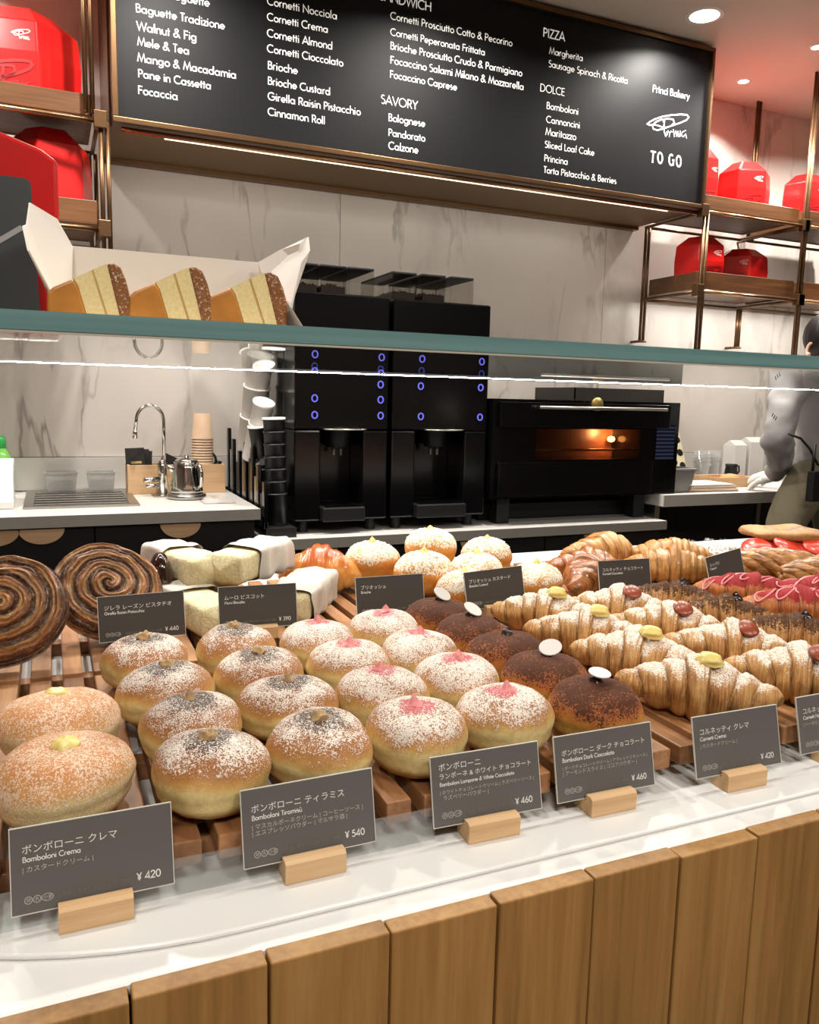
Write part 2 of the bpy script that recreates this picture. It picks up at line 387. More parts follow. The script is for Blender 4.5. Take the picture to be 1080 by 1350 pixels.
# ---------------------------------------------------------------- the room shell
def struct(name, mb, m, parent=None, bevel=0):
    o = mb.build(name, m, parent, bevel=bevel)
    if parent is None: o['kind'] = 'structure'
    return o
YW = 3.02
struct('floor', MB().box(-2.6, 6.2, -3.2, YW + .1, -.06, 0), M_FLOOR)
struct('ceiling', MB().box(-2.6, 6.2, -3.2, YW + .1, CEIL, CEIL + .06), M_PLASTER)
wb = struct('wall_back', MB().box(-2.6, 6.2, YW + .012, YW + .1, 0, CEIL), M_PLASTER_W)
xs = [-2.6, -1.42, -.18 - .02, 1.02, 2.24, 3.46, 4.68, 6.2]
for a, b in zip(xs, xs[1:]):
    MB().box(a + .001, b - .001, YW, YW + .012, .955, CEIL - .001).build('marble_panel', M_MARBLE, wb)
bs = MB().box(-2.6, 6.2, YW - .014, YW, .842, .953)
o = struct('baseboard_back', bs, M_QUARTZ_GREY, bevel=.001)
struct('wall_left', MB().box(-2.6, -2.5, -3.2, YW, 0, CEIL), M_PLASTER_W)
struct('wall_right', MB().box(6.1, 6.2, -3.2, YW, 0, CEIL), M_PLASTER_W)
struct('wall_front', MB().box(-2.6, 6.2, -3.2, -3.1, 0, CEIL), M_PLASTER_W)

# ceiling downlights in view
for i, (x, y, r, lab) in enumerate(((2.172, 2.429, .052, 'large round recessed ceiling light above the menu board corner'),
                                    (2.747, 2.809, .022, 'small recessed spotlight above the upper right shelf'),
                                    (2.737, 2.432, .022, 'small recessed spotlight at the right edge of the ceiling'))):
    t = thing('ceiling_downlight', lab, 'light', (x, y, CEIL))
    MB().lathe([(r * .98, -.0015), (r * 1.25, -.002), (r * 1.3, 0), (r * .98, 0)], 28, cap=False).build('rim', M_WHITE, t, True, local=True)
    MB().lathe([(.001, -.0012), (r, -.0012), (r, 0)], 28).build('lamp_disc', M_LAMP, t, local=True)

# ---------------------------------------------------------------- counters behind
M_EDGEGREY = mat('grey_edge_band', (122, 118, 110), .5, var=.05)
def counter(name, label, x0, x1, y0, z1, th=.033, doors=(), pulls=()):
    t = thing(name, label, 'counter', ((x0 + x1) / 2, y0 + .3, 0))
    MB().box(x0, x1, y0 + .003, YW - .016, z1 - th, z1).build('worktop', M_QUARTZ_GREY, t, bevel=.001)
    MB().box(x0, x1, y0, y0 + .0028, z1 - th, z1 - .0008).build('worktop_edge', M_EDGEGREY, t)  # front of the worktop, a darker grey than its top
    MB().box(x0 + .012, x1 - .012, y0 + .04, YW - .016, .08, z1 - th).build('cabinet_body', M_BLACK_MATT, t)
    MB().box(x0 + .05, x1 - .05, y0 + .09, YW - .02, 0, .08).build('plinth', M_BLACK_MATT, t)
    for i, (a, b) in enumerate(doors):
        d = MB().box(a + .002, b - .002, y0 + .02, y0 + .04, .09, z1 - th - .004).build('door', M_BLACKFR, t, bevel=.001)
        px = pulls[i]
        mb = MB(); pts = [(px + .058 * math.cos(q), z1 - th - .005 + .042 * math.sin(q)) for q in [PI + PI * k / 16 for k in range(17)]]
        mb.prism(pts, y0 + .012, y0 + .0205).build('half_moon_pull', M_LIGHTWOOD, d)
    return t
LZ = CZ - .34
LX1 = .568
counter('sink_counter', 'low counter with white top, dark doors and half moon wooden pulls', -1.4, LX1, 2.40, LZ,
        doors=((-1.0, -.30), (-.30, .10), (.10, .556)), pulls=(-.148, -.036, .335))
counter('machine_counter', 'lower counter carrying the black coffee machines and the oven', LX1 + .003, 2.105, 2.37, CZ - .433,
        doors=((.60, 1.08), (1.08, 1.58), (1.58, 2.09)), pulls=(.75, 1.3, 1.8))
t = thing('right_work_counter', 'white topped work counter where the staff member stands', 'counter', (3.2, 2.7, 0))
MB().box(2.11, 4.6, 2.403, YW - .016, LZ - .045, LZ).build('worktop', M_QUARTZ_GREY, t, bevel=.001)
MB().box(2.11, 4.6, 2.40, 2.4028, LZ - .045, LZ - .0008).build('worktop_edge', mat('pale_edge_band', (160, 155, 146), .5, var=.04), t)  # front face, greyer than the top
MB().box(2.112, 2.135, 2.45, YW - .02, 0, LZ - .045).build('side_panel', M_STEEL, t)
MB().box(2.64, 2.66, 2.45, 2.47, 0, LZ - .045).build('leg', M_STEEL, t)
MB().box(3.6, 3.62, 2.45, 2.47, 0, LZ - .045).build('leg', M_STEEL, t)
MB().box(2.135, 4.6, 2.72, YW - .02, .05, LZ - .045).build('cabinet_body', M_BLACK_MATT, t)

# ---------------------------------------------------------------- menu board
BX0, BX1, BY = .1835, 2.383, 2.60
BZ0, BZ1 = CZ + .772, CEIL - .022
t = thing('menu_board', 'long black menu board with white lettering in a bronze frame', 'menu board', ((BX0 + BX1) / 2, 2.7, BZ0 - .01))
MB().box(BX0 + .022, BX1 - .012, BY, BY + .05, BZ0 + .008, BZ1 - .006).build('board_panel', M_BOARD, t)
fr = MB()
fr.box(BX0 + .006, BX1, BY - .012, BY + .05, BZ0 - .008, BZ0 + .008).box(BX0 + .006, BX1, BY - .012, BY + .05, BZ1 - .006, BZ1 + .01)
fr.box(BX0 + .006, BX0 + .022, BY - .012, BY + .05, BZ0 + .008, BZ1 - .006).box(BX1 - .012, BX1, BY - .012, BY + .05, BZ0 + .008, BZ1 - .006)
fr.build('board_frame', M_BRONZE, t, bevel=.002)
MB().box(BX0, BX1, BY + .05, 2.985, BZ0 - .006, BZ0 + .002).build('soffit', M_SOFFIT, t)
MB().box(BX0, BX1, 2.985, YW - .001, BZ0 - .02, BZ0 + .002).build('rear_rail', M_BRONZE, t)
MB().box(BX0, BX1, BY + .05, YW - .001, BZ0 + .002, BZ1).build('box_body', M_BRONZE, t)
MB().tube([(BX0 + .03, BY + .012, BZ0 - .02), (BX1 - .02, BY + .012, BZ0 - .02)], .0075, 10).build('front_rod', M_BRASS, t, True)
MB().box(BX0 + .16, BX1 - .1, BY + .088, BY + .0905, BZ0 - .0095, BZ0 - .0063).build('light_strip', M_LED, t)
TY = BY - .0008
def line(s, l, r, hw=.05, cap=None, track=0):
    a = W(l[0], l[1], TY); b = W(r[0], r[1], TY); z = (a.z + b.z) / 2
    wn = text_width(s) + track * (len(s) - 1); size = (b.x - a.x) / wn; sx = 1.0
    if cap: sx = size / cap; size = cap
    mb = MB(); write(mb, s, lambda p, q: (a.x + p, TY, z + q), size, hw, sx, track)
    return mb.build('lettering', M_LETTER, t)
LINES = [
 ('Baguette', (222, -2), (277, 9)), ('Baguette Tradizione', (179, 19), (297, 36)), ('Walnut & Fig', (180, 41), (260, 53)), ('Mele & Tea', (181, 61), (250, 71)),
 ('Mango & Macadamia', (181, 83), (312, 102)), ('Pane in Cassetta', (182, 103), (279, 117)), ('Focaccia', (182, 124), (235, 132)),
 ('Cornetti Nocciola', (352, 6), (445, 26)), ('Cornetti Crema', (352, 27.5), (433, 43)), ('Cornetti Almond', (352, 49), (439, 65)), ('Cornetti Cioccolato', (352, 69.5), (453, 87)),
 ('Brioche', (353, 92), (393, 97)), ('Brioche Custard', (353, 112), (436, 125)), ('Girella Raisin Pistacchio', (353, 133), (476, 151)), ('Cinnamon Roll', (353, 153), (429, 163)),
 ('SANDWICH', (500, 2), (569, 13)), ('Cornetti Prosciutto Cotto & Pecorino', (514.5, 30), (676, 57)), ('Cornetti Peperonata Frittata', (514.5, 50), (640, 70)),
 ('Brioche Prosciutto Crudo & Parmigiano', (514.5, 69), (689, 97)), ('Focaccino Salami Milano & Mozzarella', (514.5, 87), (691, 116)), ('Focaccino Caprese', (514, 104), (603, 118)),
 ('SAVORY', (502, 138), (551, 143)), ('Bolognese', (512, 161), (561, 166)), ('Pandorato', (512, 180), (561, 186)), ('Calzone', (512, 197), (552, 202)),
 ('PIZZA', (716, 49), (745, 54)), ('Margherita', (724, 73), (769, 79)), ('Sausage Spinach & Ricotta', (723, 90), (828, 109)),
 ('DOLCE', (712, 121), (745, 126)), ('Bomboloni', (720.5, 145), (763, 150)), ('Cannoncini', (720, 163), (765, 168)), ('Maritozzo', (719, 179), (760, 184)),
 ('Sliced Loaf Cake', (718, 196), (784, 204)), ('Princina', (717.5, 213), (749, 217)), ('Torta Pistacchio & Berries', (716.5, 228.5), (813, 242)),
 ('Princi Bakery', (860.5, 122), (909, 130.5))]
for s, l, r in LINES:
    line(s, l, r, .042 if s in ('SAVORY', 'DOLCE', 'Princi Bakery') else .05)
def on_board(u, v):                                     # strokes measured on the board face
    q = W(840 + u / 12, 130 + v / 12, TY); return (q.x, TY, q.z)
def strokes(sts, hw):
    mb = MB()
    for st in sts:
        P2 = [on_board(*q) for q in st]; ribbon(mb, [(q[0], q[2]) for q in P2], hw, lambda a, b: (a, TY, b))
    return mb
def oval(cx, cy, rx, ry, a0=0, a1=360): return [(cx + rx * math.cos(math.radians(a0 + (a1 - a0) * k / 18)), cy + ry * math.sin(math.radians(a0 + (a1 - a0) * k / 18)) + .12 * rx * math.cos(math.radians(a0 + (a1 - a0) * k / 18))) for k in range(19)]
strokes([[(216, 832), (300, 848)], [(258, 842), (246, 1016)], oval(366, 938, 36, 84), oval(544, 970, 36, 84, -50, -330) + [(580, 975), (556, 972)], [(580, 975), (574, 1058)], oval(660, 992, 36, 84)], .0032).build('lettering', M_LETTER, t)
mb = strokes(LOGO[:3], .0024); mb2 = strokes(LOGO[3:], .0015); mb.add(mb2.v, mb2.f); mb.build('script_mark', M_LETTER, t)

# ---------------------------------------------------------------- pipe and wood shelving
def frame(name, label, xl, xr, shelves, poles, loc):
    """open shelf unit: bronze uprights, rods and wooden trays"""
    t = thing(name, label, 'shelf', loc)
    for (x, y, z0, z1) in poles:
        mb = MB()
        for d in (-.009, .009): mb.tube([(x + d, y, z0), (x + d, y, z1)], .0065, 8)
        mb.build('upright', M_BRONZE, t, True)
    for (a, b, zb, zt) in shelves:
        mb = MB().box(a, b, 2.615, 2.635, zb, zt).box(a, b, 2.905, 2.92, zb, zt).box(a, a + .015, 2.635, 2.905, zb, zt).box(b - .015, b, 2.635, 2.905, zb, zt)
        s = mb.build('tray_rim', M_SHELFWOOD, t, bevel=.002)
        MB().box(a + .015, b - .015, 2.635, 2.905, zb + .002, zb + .014).build('tray_floor', M_SHELFWOOD, t)
        MB().tube([(a - .01, 2.60, zb - .014), (b + .02, 2.60, zb - .014)], .0075, 8).build('front_rod', M_BRASS, t, True)
        mb = MB()
        for x in (a - .012, b + .012): mb.tube([(x, 2.6, zb - .014), (x, 2.95, zb - .014)], .0065, 8)
        mb.tube([(a - .012, 2.95, zb - .014), (b + .012, 2.95, zb - .014)], .0065, 8)
        mb.build('side_rods', M_BRONZE, t, True)
        for x in (a - .018, b + .018):
            MB().box(x - .017, x + .017, 2.585, 2.618, zb - .035, zb + .012).build('clamp', M_BRONZE, t, bevel=.002)
    for (x, y, z0, z1) in poles:
        if z1 < CEIL - .1 or y > 2.8:
            MB().lathe([(.022, 0), (.022, .006), (.008, .01)], 14, T(x, y, z0 - .003)).build('flange', M_BRONZE, t, True)
            MB().tube([(x, y, z0 + .002), (x, YW - .001, z0 + .002)], .006, 8).build('wall_peg', M_BRONZE, t, True)
    return t
frame('pipe_shelf', 'bronze pipe shelf with wooden trays at the left end of the menu board', -.62, .15,
      [(-.62, .138, CZ + .776, CZ + .834), (-.62, .142, CZ + .478, CZ + .546)],
      [(.166, 2.60, CZ + .36, BZ0 - .01), (.15, 2.95, CZ + .40, CZ + .76), (-.64, 2.60, CZ + .36, CEIL), (.128, 2.60, CZ + .78, CEIL)], (-.24, 2.78, CZ + .34))
frame('pipe_shelf', 'bronze pipe shelf with wooden trays right of the menu board', 2.41, 4.1,
      [(2.405, 2.92, CZ + .772, CZ + .828), (2.405, 2.925, CZ + .466, CZ + .534), (2.965, 3.48, CZ + .772, CZ + .828), (2.965, 3.48, CZ + .466, CZ + .534)],
      [(2.403, 2.60, CZ + .20, BZ0 - .01), (2.405, 2.95, CZ + .272, CZ + .76), (2.943, 2.60, CZ + .20, CEIL), (2.965, 2.95, CZ + .27, CZ + .46), (2.99, 2.95, CZ + .76, CEIL), (3.50, 2.60, CZ + .20, CEIL)], (2.95, 2.78, CZ + .2))

def red_box(label, x, y, z, w=.21, h=.19, rz=0.0, flip=1):
    t = thing('gift_box', label, 'box', (x, y, z), 'red bakery boxes on the wall shelves', rz)
    n = 6; base = [(w * .52 * math.cos(PI / 6 + PI / 3 * k), w * .44 * math.sin(PI / 6 + PI / 3 * k)) for k in range(n)]
    rings = [(1.0, 0), (1.03, h * .5), (.98, h * .80), (.52, h * .985), (.06, h)]
    mb = MB(); vs = [(a * s, b * s, zz) for s, zz in rings for a, b in base]; fs = [tuple(range(n - 1, -1, -1)), tuple((len(rings) - 1) * n + k for k in range(n))]
    for j in range(len(rings) - 1):
        for k in range(n): fs.append((j * n + k, j * n + (k + 1) % n, (j + 1) * n + (k + 1) % n, (j + 1) * n + k))
    mb.add(vs, fs); mb.build('box_shell', M_RED, t, bevel=.004, local=True)
    # printing on the front facet: two vertices at angles 210 and 270/330 -> facet k=3..4
    A = Vector(base[3]); B = Vector(base[4]); d = (B - A).normalized(); nn = Vector((d.y, -d.x)) * 1.0
    if nn.y > 0: nn = -nn
    L = (B - A).length
    def put(sc0):
        def f(p, q):
            s = 1.0 + .03 * min(1, q / (h * .5)) if q < h * .5 else 1.03 - .05 * (q - h * .5) / (h * .3)
            c = A * s + d * p * s + nn * .0015; return (c.x, c.y, q)
        return f
    mb = MB(); pf = put(1); draw_logo(mb, lambda p, q: pf(p + L * .08, q * 1.15 + h * .10), L * .84, .03); mb.build('embossed_script', M_RED_DARK, t, local=True)
    mb = MB(); draw_logo(mb, lambda p, q: pf(p + L * .58, q + h * .60), L * .32, .03); mb.build('small_script', M_PINKPRINT, t, local=True)
    return t
red_box('faceted red box at the left on the upper left shelf', -.035, 2.76, CZ + .792, .30, .275, .25)
red_box('faceted red box on the lower left shelf beside the bronze upright', .02, 2.77, CZ + .494, .235, .27, -.3)
red_box('faceted red box touching the menu board on the upper right shelf', 2.495, 2.765, CZ + .788, .19, .26, .5)
red_box('faceted red box in the middle of the upper right shelf', 2.75, 2.765, CZ + .788, .235, .235, .15)
red_box('faceted red box cut off at the right edge on the upper shelf', 3.11, 2.765, CZ + .788, .22, .23, .3)
red_box('left one of two red boxes on the lower right shelf', 2.535, 2.765, CZ + .482, .24, .215, .35)
red_box('right one of two red boxes on the lower right shelf', 2.775, 2.775, CZ + .482, .22, .19, -.35)

# ---------------------------------------------------------------- coffee machines
MZ = CZ - .433
def coffee_machine(label, x0, x1, top, rings):
    y0, y1 = 2.45, 2.93
    t = thing('coffee_machine', label, 'coffee machine', ((x0 + x1) / 2, 2.7, MZ))
    zb = MZ + .04; bay0, bay1 = x0 + .085, x1 - .085; bz0, bz1 = zb + .05, CZ - .105
    mb = MB().box(x0, x1, y0 + .13, y1, zb, top).box(x0, bay0, y0, y0 + .13, zb, bz1).box(bay1, x1, y0, y0 + .13, zb, bz1).box(x0, x1, y0, y0 + .13, bz1, top)
    mb.build('housing', M_BLACK, t, bevel=.006)
    MB().box(bay0, bay1, y0 - .03, y0 + .128, zb, zb + .045).build('drip_tray', M_BLACK_MATT, t, bevel=.004)
    mb = MB()
    for k in range(6): mb.box(bay0 + .01, bay1 - .01, y0 - .02 + k * .022, y0 - .014 + k * .022, zb + .045, zb + .049)
    mb.build('drip_grille', M_BLACK, t)
    cx = (bay0 + bay1) / 2
    MB().tube([(cx + .07 * math.cos(q), y0 - .004 + .03 * math.sin(q) - .02, bz1 + .004) for q in [PI + PI * k / 14 for k in range(15)]], .0025, 6).build('bay_trim', M_STEEL, t, True)
    MB().lathe([(.035, 0), (.04, .05), (.045, .06)], 20, T(cx, y0 + .05, bz1 - .055)).build('spout_head', M_BLACK_MATT, t, True)
    for s in (-.012, .012): MB().lathe([(.006, 0), (.007, .03)], 10, T(cx + s, y0 + .05, bz1 - .083)).build('spout', M_STEEL, t, True)
    for x in (x0 + .04, x1 - .04):
        for y in (y0 + .05, y1 - .05): MB().lathe([(.018, 0), (.016, .041)], 12, T(x, y, MZ)).build('foot', M_BLACK_MATT, t)
    for (px, py) in rings:
        p = W(px, py, y0 - .002)
        MB().tube([(p.x + .0088 * math.cos(q), p.y, p.z + .0105 * math.sin(q)) for q in [2 * PI * k / 18 for k in range(18)]], .0022, 6, closed=True).build('button_ring', M_BLUE, t, True)
    return t, (x0, x1, y0, y1)
a = W(389, 390, 2.45).x; b = W(515, 390, 2.45).x; top1 = W(450, 387, 2.45).z
m1, e1 = coffee_machine('tall black coffee machine beside the cup dispenser', a, b, top1, [(415, 483), (415, 525), (415, 547), (502, 487), (502, 507), (502, 527), (502, 548)])
a = W(520, 398, 2.45).x; b = W(648, 402, 2.45).x; top2 = W(585, 398, 2.45).z
m2, e2 = coffee_machine('tall black coffee machine next to the oven', a, b, top2, [(556, 489), (555, 509), (555, 549), (635, 493), (634, 511), (633, 550)])
M_HOP = pane_material('hopper_plastic', (.90, .90, .89, 1), 1.4)
M_BEAN = mat('coffee_beans', (34, 22, 16), .35, var=.3, scale=200)
def hopper(x, y, z, fill, label):
    t = thing('bean_hopper', label, 'bean hopper', (x, y, z), 'bean hoppers on the coffee machines')
    w, d, h = .043, .15, .085
    mb = MB().box(-w, w, -d, -d + .003, 0, h).box(-w, w, d - .003, d, 0, h).box(-w, -w + .003, -d + .003, d - .003, 0, h).box(w - .003, w, -d + .003, d - .003, 0, h)
    mb.build('clear_walls', M_HOP, t, local=True)
    MB().box(-w, w, -d, d, h, h + .008).build('lid', M_BLACK_MATT, t, bevel=.002, local=True)
    if fill:
        rnd = random.Random(int(x * 1000)); mb = MB().box(-w + .004, w - .004, -d + .004, d - .004, .002, .028)
        for k in range(70):
            px, py = rnd.uniform(-w + .009, w - .009), rnd.uniform(-d + .01, d - .01)
            mb.lathe([(.001, -.005), (.0045, -.002), (.0045, .002), (.001, .005)], 6, T(px, py, .029 + rnd.uniform(0, .008) * (1 - abs(px) / w), rnd.random() * 3, rnd.random() * 3, 0))
        o = mb.build('beans', M_BEAN, t, local=True); o['kind'] = 'stuff'
for e, tp, xs_, fl, nm in ((e1, top1, (.09, .18, .27), (1, 1, 0), 'cup dispenser side machine'), (e2, top2, (.09, .18, .27), (1, 1, 0), 'machine next to the oven')):
    for k in range(3):
        hopper(e[0] - .045 + xs_[k] * (e[1] - e[0]) / .30, e[0] * 0 + 2.66, tp + .0005, fl[k],
               ('clear bean hopper holding dark beans, ' if fl[k] else 'empty clear bean hopper, ') + ('leftmost', 'middle', 'right')[k] + ' on the ' + nm)

# ---------------------------------------------------------------- oven
a = W(660, 527, 2.42); b = W(900, 530, 2.42); x0, x1 = W(650, 600, 2.42).x, b.x; oz1 = (a.z + b.z) / 2; oz0 = CZ - .339
t = thing('oven', 'wide black built-in style oven with a glowing window and chrome handle', 'oven', ((x0 + x1) / 2, 2.7, MZ))
wx0, wx1 = W(708, 590, 2.42).x, W(846, 590, 2.42).x; wz1, wz0 = W(780, 566, 2.42).z, W(780, 606, 2.42).z
mb = MB().box(x0, x1, 2.60, 2.96, oz0, oz1).box(x0, wx0, 2.43, 2.60, oz0, oz1).box(wx1, x1, 2.43, 2.60, oz0, oz1).box(wx0, wx1, 2.43, 2.60, oz0, wz0).box(wx0, wx1, 2.43, 2.60, wz1, oz1)
mb.build('housing', M_BLACK, t)
M_CAV = mat('oven_enamel', (96, 62, 40), .35, var=.2, scale=30)
MB().box(wx0, wx1, 2.595, 2.599, wz0, wz1).build('cavity_back', M_CAV, t)
MB().box(wx0, wx1, 2.425, 2.429, wz0, wz1).build('window_glass', pane_material('smoked_glass', (.62, .5, .42, 1), 1.5), t)
MB().box(x0 + .02, wx1 + .12, 2.41, 2.425, wz1 + .006, oz1 - .01).build('door_upper_band', M_BLACK, t, bevel=.002)
MB().box(x0 + .02, wx1 + .05, 2.41, 2.425, oz0 + .01, wz0 - .006).build('door_lower_band', M_BLACK, t, bevel=.002)
for k in range(2):
    MB().tube([(wx0 + .01, 2.47 + .06 * k, wz0 + .03), (wx1 - .01, 2.47 + .06 * k, wz0 + .03)], .0025, 6).build('oven_rack', M_STEEL, t, True)
hl, hr = W(712, 537, 2.385), W(880, 539, 2.385)
h = MB().tube([(hl.x, 2.385, hl.z), (hr.x, 2.385, hl.z)], .006, 10).build('handle', M_STEEL, t, True)
for x in (hl.x + .01, hr.x - .01): MB().tube([(x, 2.385, hl.z), (x, 2.412, hl.z)], .005, 8).build('handle_post', M_CHROME, h, True)
p = W(789, 533, 2.40); MB().lathe([(.0, 0), (.024, 0), (.024, .008), (.0, .01)], 24, T(p.x, 2.41, p.z, PI / 2), cap=False).build('gold_badge', mat('old_gold', (140, 120, 62), .4, .7), t, True)
s0, s1 = W(869, 560, 2.42), W(889, 606, 2.42)
g = G('oven_display'); wv = g.n('TexWave', {'Vector': g.obj(), 'Scale': 22.0, 'Distortion': .2}, bands_direction='Z')
c = g.mix(g.rng(wv, .55, .7), srgb(48, 51, 74), srgb(104, 108, 140)); M_SCR = g.surf(g.n('Emission', {'Color': c, 'Strength': .2}))
MB().box(s0.x, s1.x, 2.426, 2.4295, s1.z, s0.z).build('display', M_SCR, t)
p = W(808, 579, 2.56); MB().lathe([(.001, -.012), (.012, -.008), (.015, 0), (.012, .008), (.001, .012)], 16, T(p.x, 2.57, p.z)).build('oven_lamp', emit('oven_bulb', (255, 190, 110), 30), t, True)
l = area('oven_cavity_lamp', (p.x - .02, 2.53, p.z + .02), 1.3, .03, rot=(math.radians(70), 0, 0), col=(1, .55, .25), spread=180)
for x in (x0 + .08, x1 - .13):
    for y in (2.5, 2.88): MB().box(x - .025, x + .025, y - .025, y + .025, MZ, oz0).build('leg', M_BLACK_MATT, t)
MB().box(x0 + .03, 2.10, 2.56, 2.9, MZ + .002, MZ + .06).build('base_drawer', M_BLACK_MATT, t, bevel=.003)
p0, p1 = W(742, 520, 2.7), W(858, 522, 2.7)
t = thing('baking_tray', 'dark grey metal tray lying on top of the oven', 'tray', ((p0.x + p1.x) / 2, 2.75, oz1))
mb = MB().box(p0.x, p1.x, 2.62, 2.9, oz1 + .0005, oz1 + .004)
for q in ((p0.x, p0.x + .004, 2.62, 2.9), (p1.x - .004, p1.x, 2.62, 2.9), (p0.x, p1.x, 2.62, 2.624), (p0.x, p1.x, 2.896, 2.9)): mb.box(*q, oz1 + .004, oz1 + .05)
mb.build('pan', mat('dark_tray_metal', (70, 66, 62), .4, .6), t)
# ---------------------------------------------------------------- things on the sink counter
E1 = .0006
sx0, sx1, sy0, sy1 = -.085, .236, 2.545, 2.975
t = thing('sink_insert', 'rectangular stainless sink tray set in the left counter', 'sink', ((sx0 + sx1) / 2, (sy0 + sy1) / 2, LZ + E1))
mb = MB(); z0, z1 = LZ + E1, LZ + .006
mb.box(sx0, sx1, sy0, sy0 + .03, z0, z1).box(sx0, sx1, sy1 - .03, sy1, z0, z1).box(sx0, sx0 + .028, sy0 + .03, sy1 - .03, z0, z1).box(sx1 - .028, sx1, sy0 + .03, sy1 - .03, z0, z1)
mb.build('rim', M_STEEL, t, bevel=.0015)
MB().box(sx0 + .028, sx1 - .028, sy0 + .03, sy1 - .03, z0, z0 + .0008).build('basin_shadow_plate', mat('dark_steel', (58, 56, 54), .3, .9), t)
for k in range(6):
    y = sy0 + .06 + k * .06; MB().box(sx0 + .028, sx1 - .028, y, y + .02, z0 + .0008, z1 - .0005).build('bar', M_STEEL, t, bevel=.001)

M_CONT = pane_material('smoky_plastic', (.72, .72, .68, 1), 1.45, rough=.05, haze=.25)
M_DRY = mat('dry_goods', (128, 110, 88), .8, var=.3, scale=90)
def tub(label, x, y, w, d, h):
    t = thing('plastic_tub', label, 'container', (x, y, LZ + .0065))
    n = 4; mb = MB(); o = [(-1, -1), (1, -1), (1, 1), (-1, 1)]
    vs = []; 
    for s, z in ((.86, 0), (1.0, h), (.96, h), (.83, .004)): vs += [(a * w / 2 * s, b * d / 2 * s, z) for a, b in o]
    fs = [(3, 2, 1, 0), (12, 13, 14, 15)] + [(j * 4 + k, j * 4 + (k + 1) % 4, j * 4 + 4 + (k + 1) % 4, j * 4 + 4 + k) for j in range(3) for k in range(4)]
    mb.add(vs, fs).build('tub_body', M_CONT, t, bevel=.002, local=True)
    mb = MB(); 
    for a, b in ((-1, 0), (1, 0), (0, -1), (0, 1)):
        mb.box(a * w / 2 - (.003 if a else w / 2), a * w / 2 + (.003 if a else w / 2), b * d / 2 - (.003 if b else d / 2), b * d / 2 + (.003 if b else d / 2), h, h + .004)
    mb.build('rim', M_CONT, t, local=True)
    MB().box(-w * .36, w * .36, -d * .36, d * .36, .005, h * .6).build('contents', M_DRY, t, bevel=.004, local=True)
    MB().tube([(w * .05, -d * .3, h * .55), (w * .2, -d * .42, h * 1.02)], .004, 6).build('scoop', M_PAPER, t, True, local=True)
tub('clear plastic tub behind the left part of the sink', .022, 2.935, .10, .07, .062)
tub('clear plastic tub nearer the wooden organiser', .145, 2.935, .09, .07, .062)

def crate(label, x0, x1, y0, y1, h, rnd):
    t = thing('wooden_organiser', label, 'box', ((x0 + x1) / 2, (y0 + y1) / 2, LZ + E1))
    z = LZ + E1; mb = MB().box(x0, x1, y0, y0 + .008, z, z + h).box(x0, x1, y1 - .008, y1, z, z + h).box(x0, x0 + .008, y0 + .008, y1 - .008, z, z + h).box(x1 - .008, x1, y0 + .008, y1 - .008, z, z + h).box(x0 + .008, x1 - .008, y0 + .008, y1 - .008, z, z + .008)
    mb.build('box_walls', M_LIGHTWOOD, t, bevel=.001)
    return t
crate('light wooden organiser left of the kettle, full of black packets', .225, .395, 2.84, 2.93, .098, 1)
crate('small light wooden organiser right of the kettle, under the paper cups', .44, .548, 2.84, 2.93, .098, 2)
M_PKT = mat('black_sachet', (34, 31, 29), .4, var=.15)
for i, (x, y, rz, ry, w, h) in enumerate(((.245, 2.87, 0, -.04, .062, .078), (.258, 2.885, 0, .02, .062, .074), (.268, 2.90, 0, .06, .06, .068), (.335, 2.868, .1, .45, .058, .062), (.342, 2.884, 0, .52, .056, .058), (.35, 2.90, 0, .58, .05, .052))):
    lab = ('front upright black sachet with a gold strip in the left organiser', 'middle upright black sachet in the left organiser', 'rear upright black sachet in the left organiser',
           'front slanting black sachet in the left organiser', 'middle slanting black sachet in the left organiser', 'rear slanting black sachet in the left organiser')[i]
    t = thing('sachet', lab, 'sachet', (x, y, LZ + .068), 'black sachets in the organiser', 0)
    t.rotation_euler = (-.08, ry, rz)
    MB().box(-w / 2 + .01, w / 2 + .01, -.002, .002, -.04, h + .008).build('packet', M_PKT, t, bevel=.0015, local=True)
    if i in (0, 3): MB().box(-.004, .03, -.0032, -.0021, h * .42, h * .52).build('gold_strip', mat('gold_print_%d' % i, (176, 150, 100), .4), t, local=True)
t = thing('grinder_ring', 'black strap ring lying in the small wooden organiser', 'utensil', (.495, 2.86, LZ + .1))
MB().tube([(.495 + .026 * math.cos(q), 2.868, LZ + .112 + .026 * math.sin(q)) for q in [2 * PI * k / 20 for k in range(20)]], .0045, 8, closed=True).build('strap_ring', M_BLACK_MATT, t, True)
MB().box(.493, .503, 2.862, 2.866, LZ + .128, LZ + .158).build('white_tag', M_WHITE, t)
MB().tube([(.515, 2.87, LZ + .055), (.53, 2.88, LZ + .105), (.541, 2.885, LZ + .1)], [.009, .01, .006], 8).build('grip', M_BLACK_MATT, t, True)

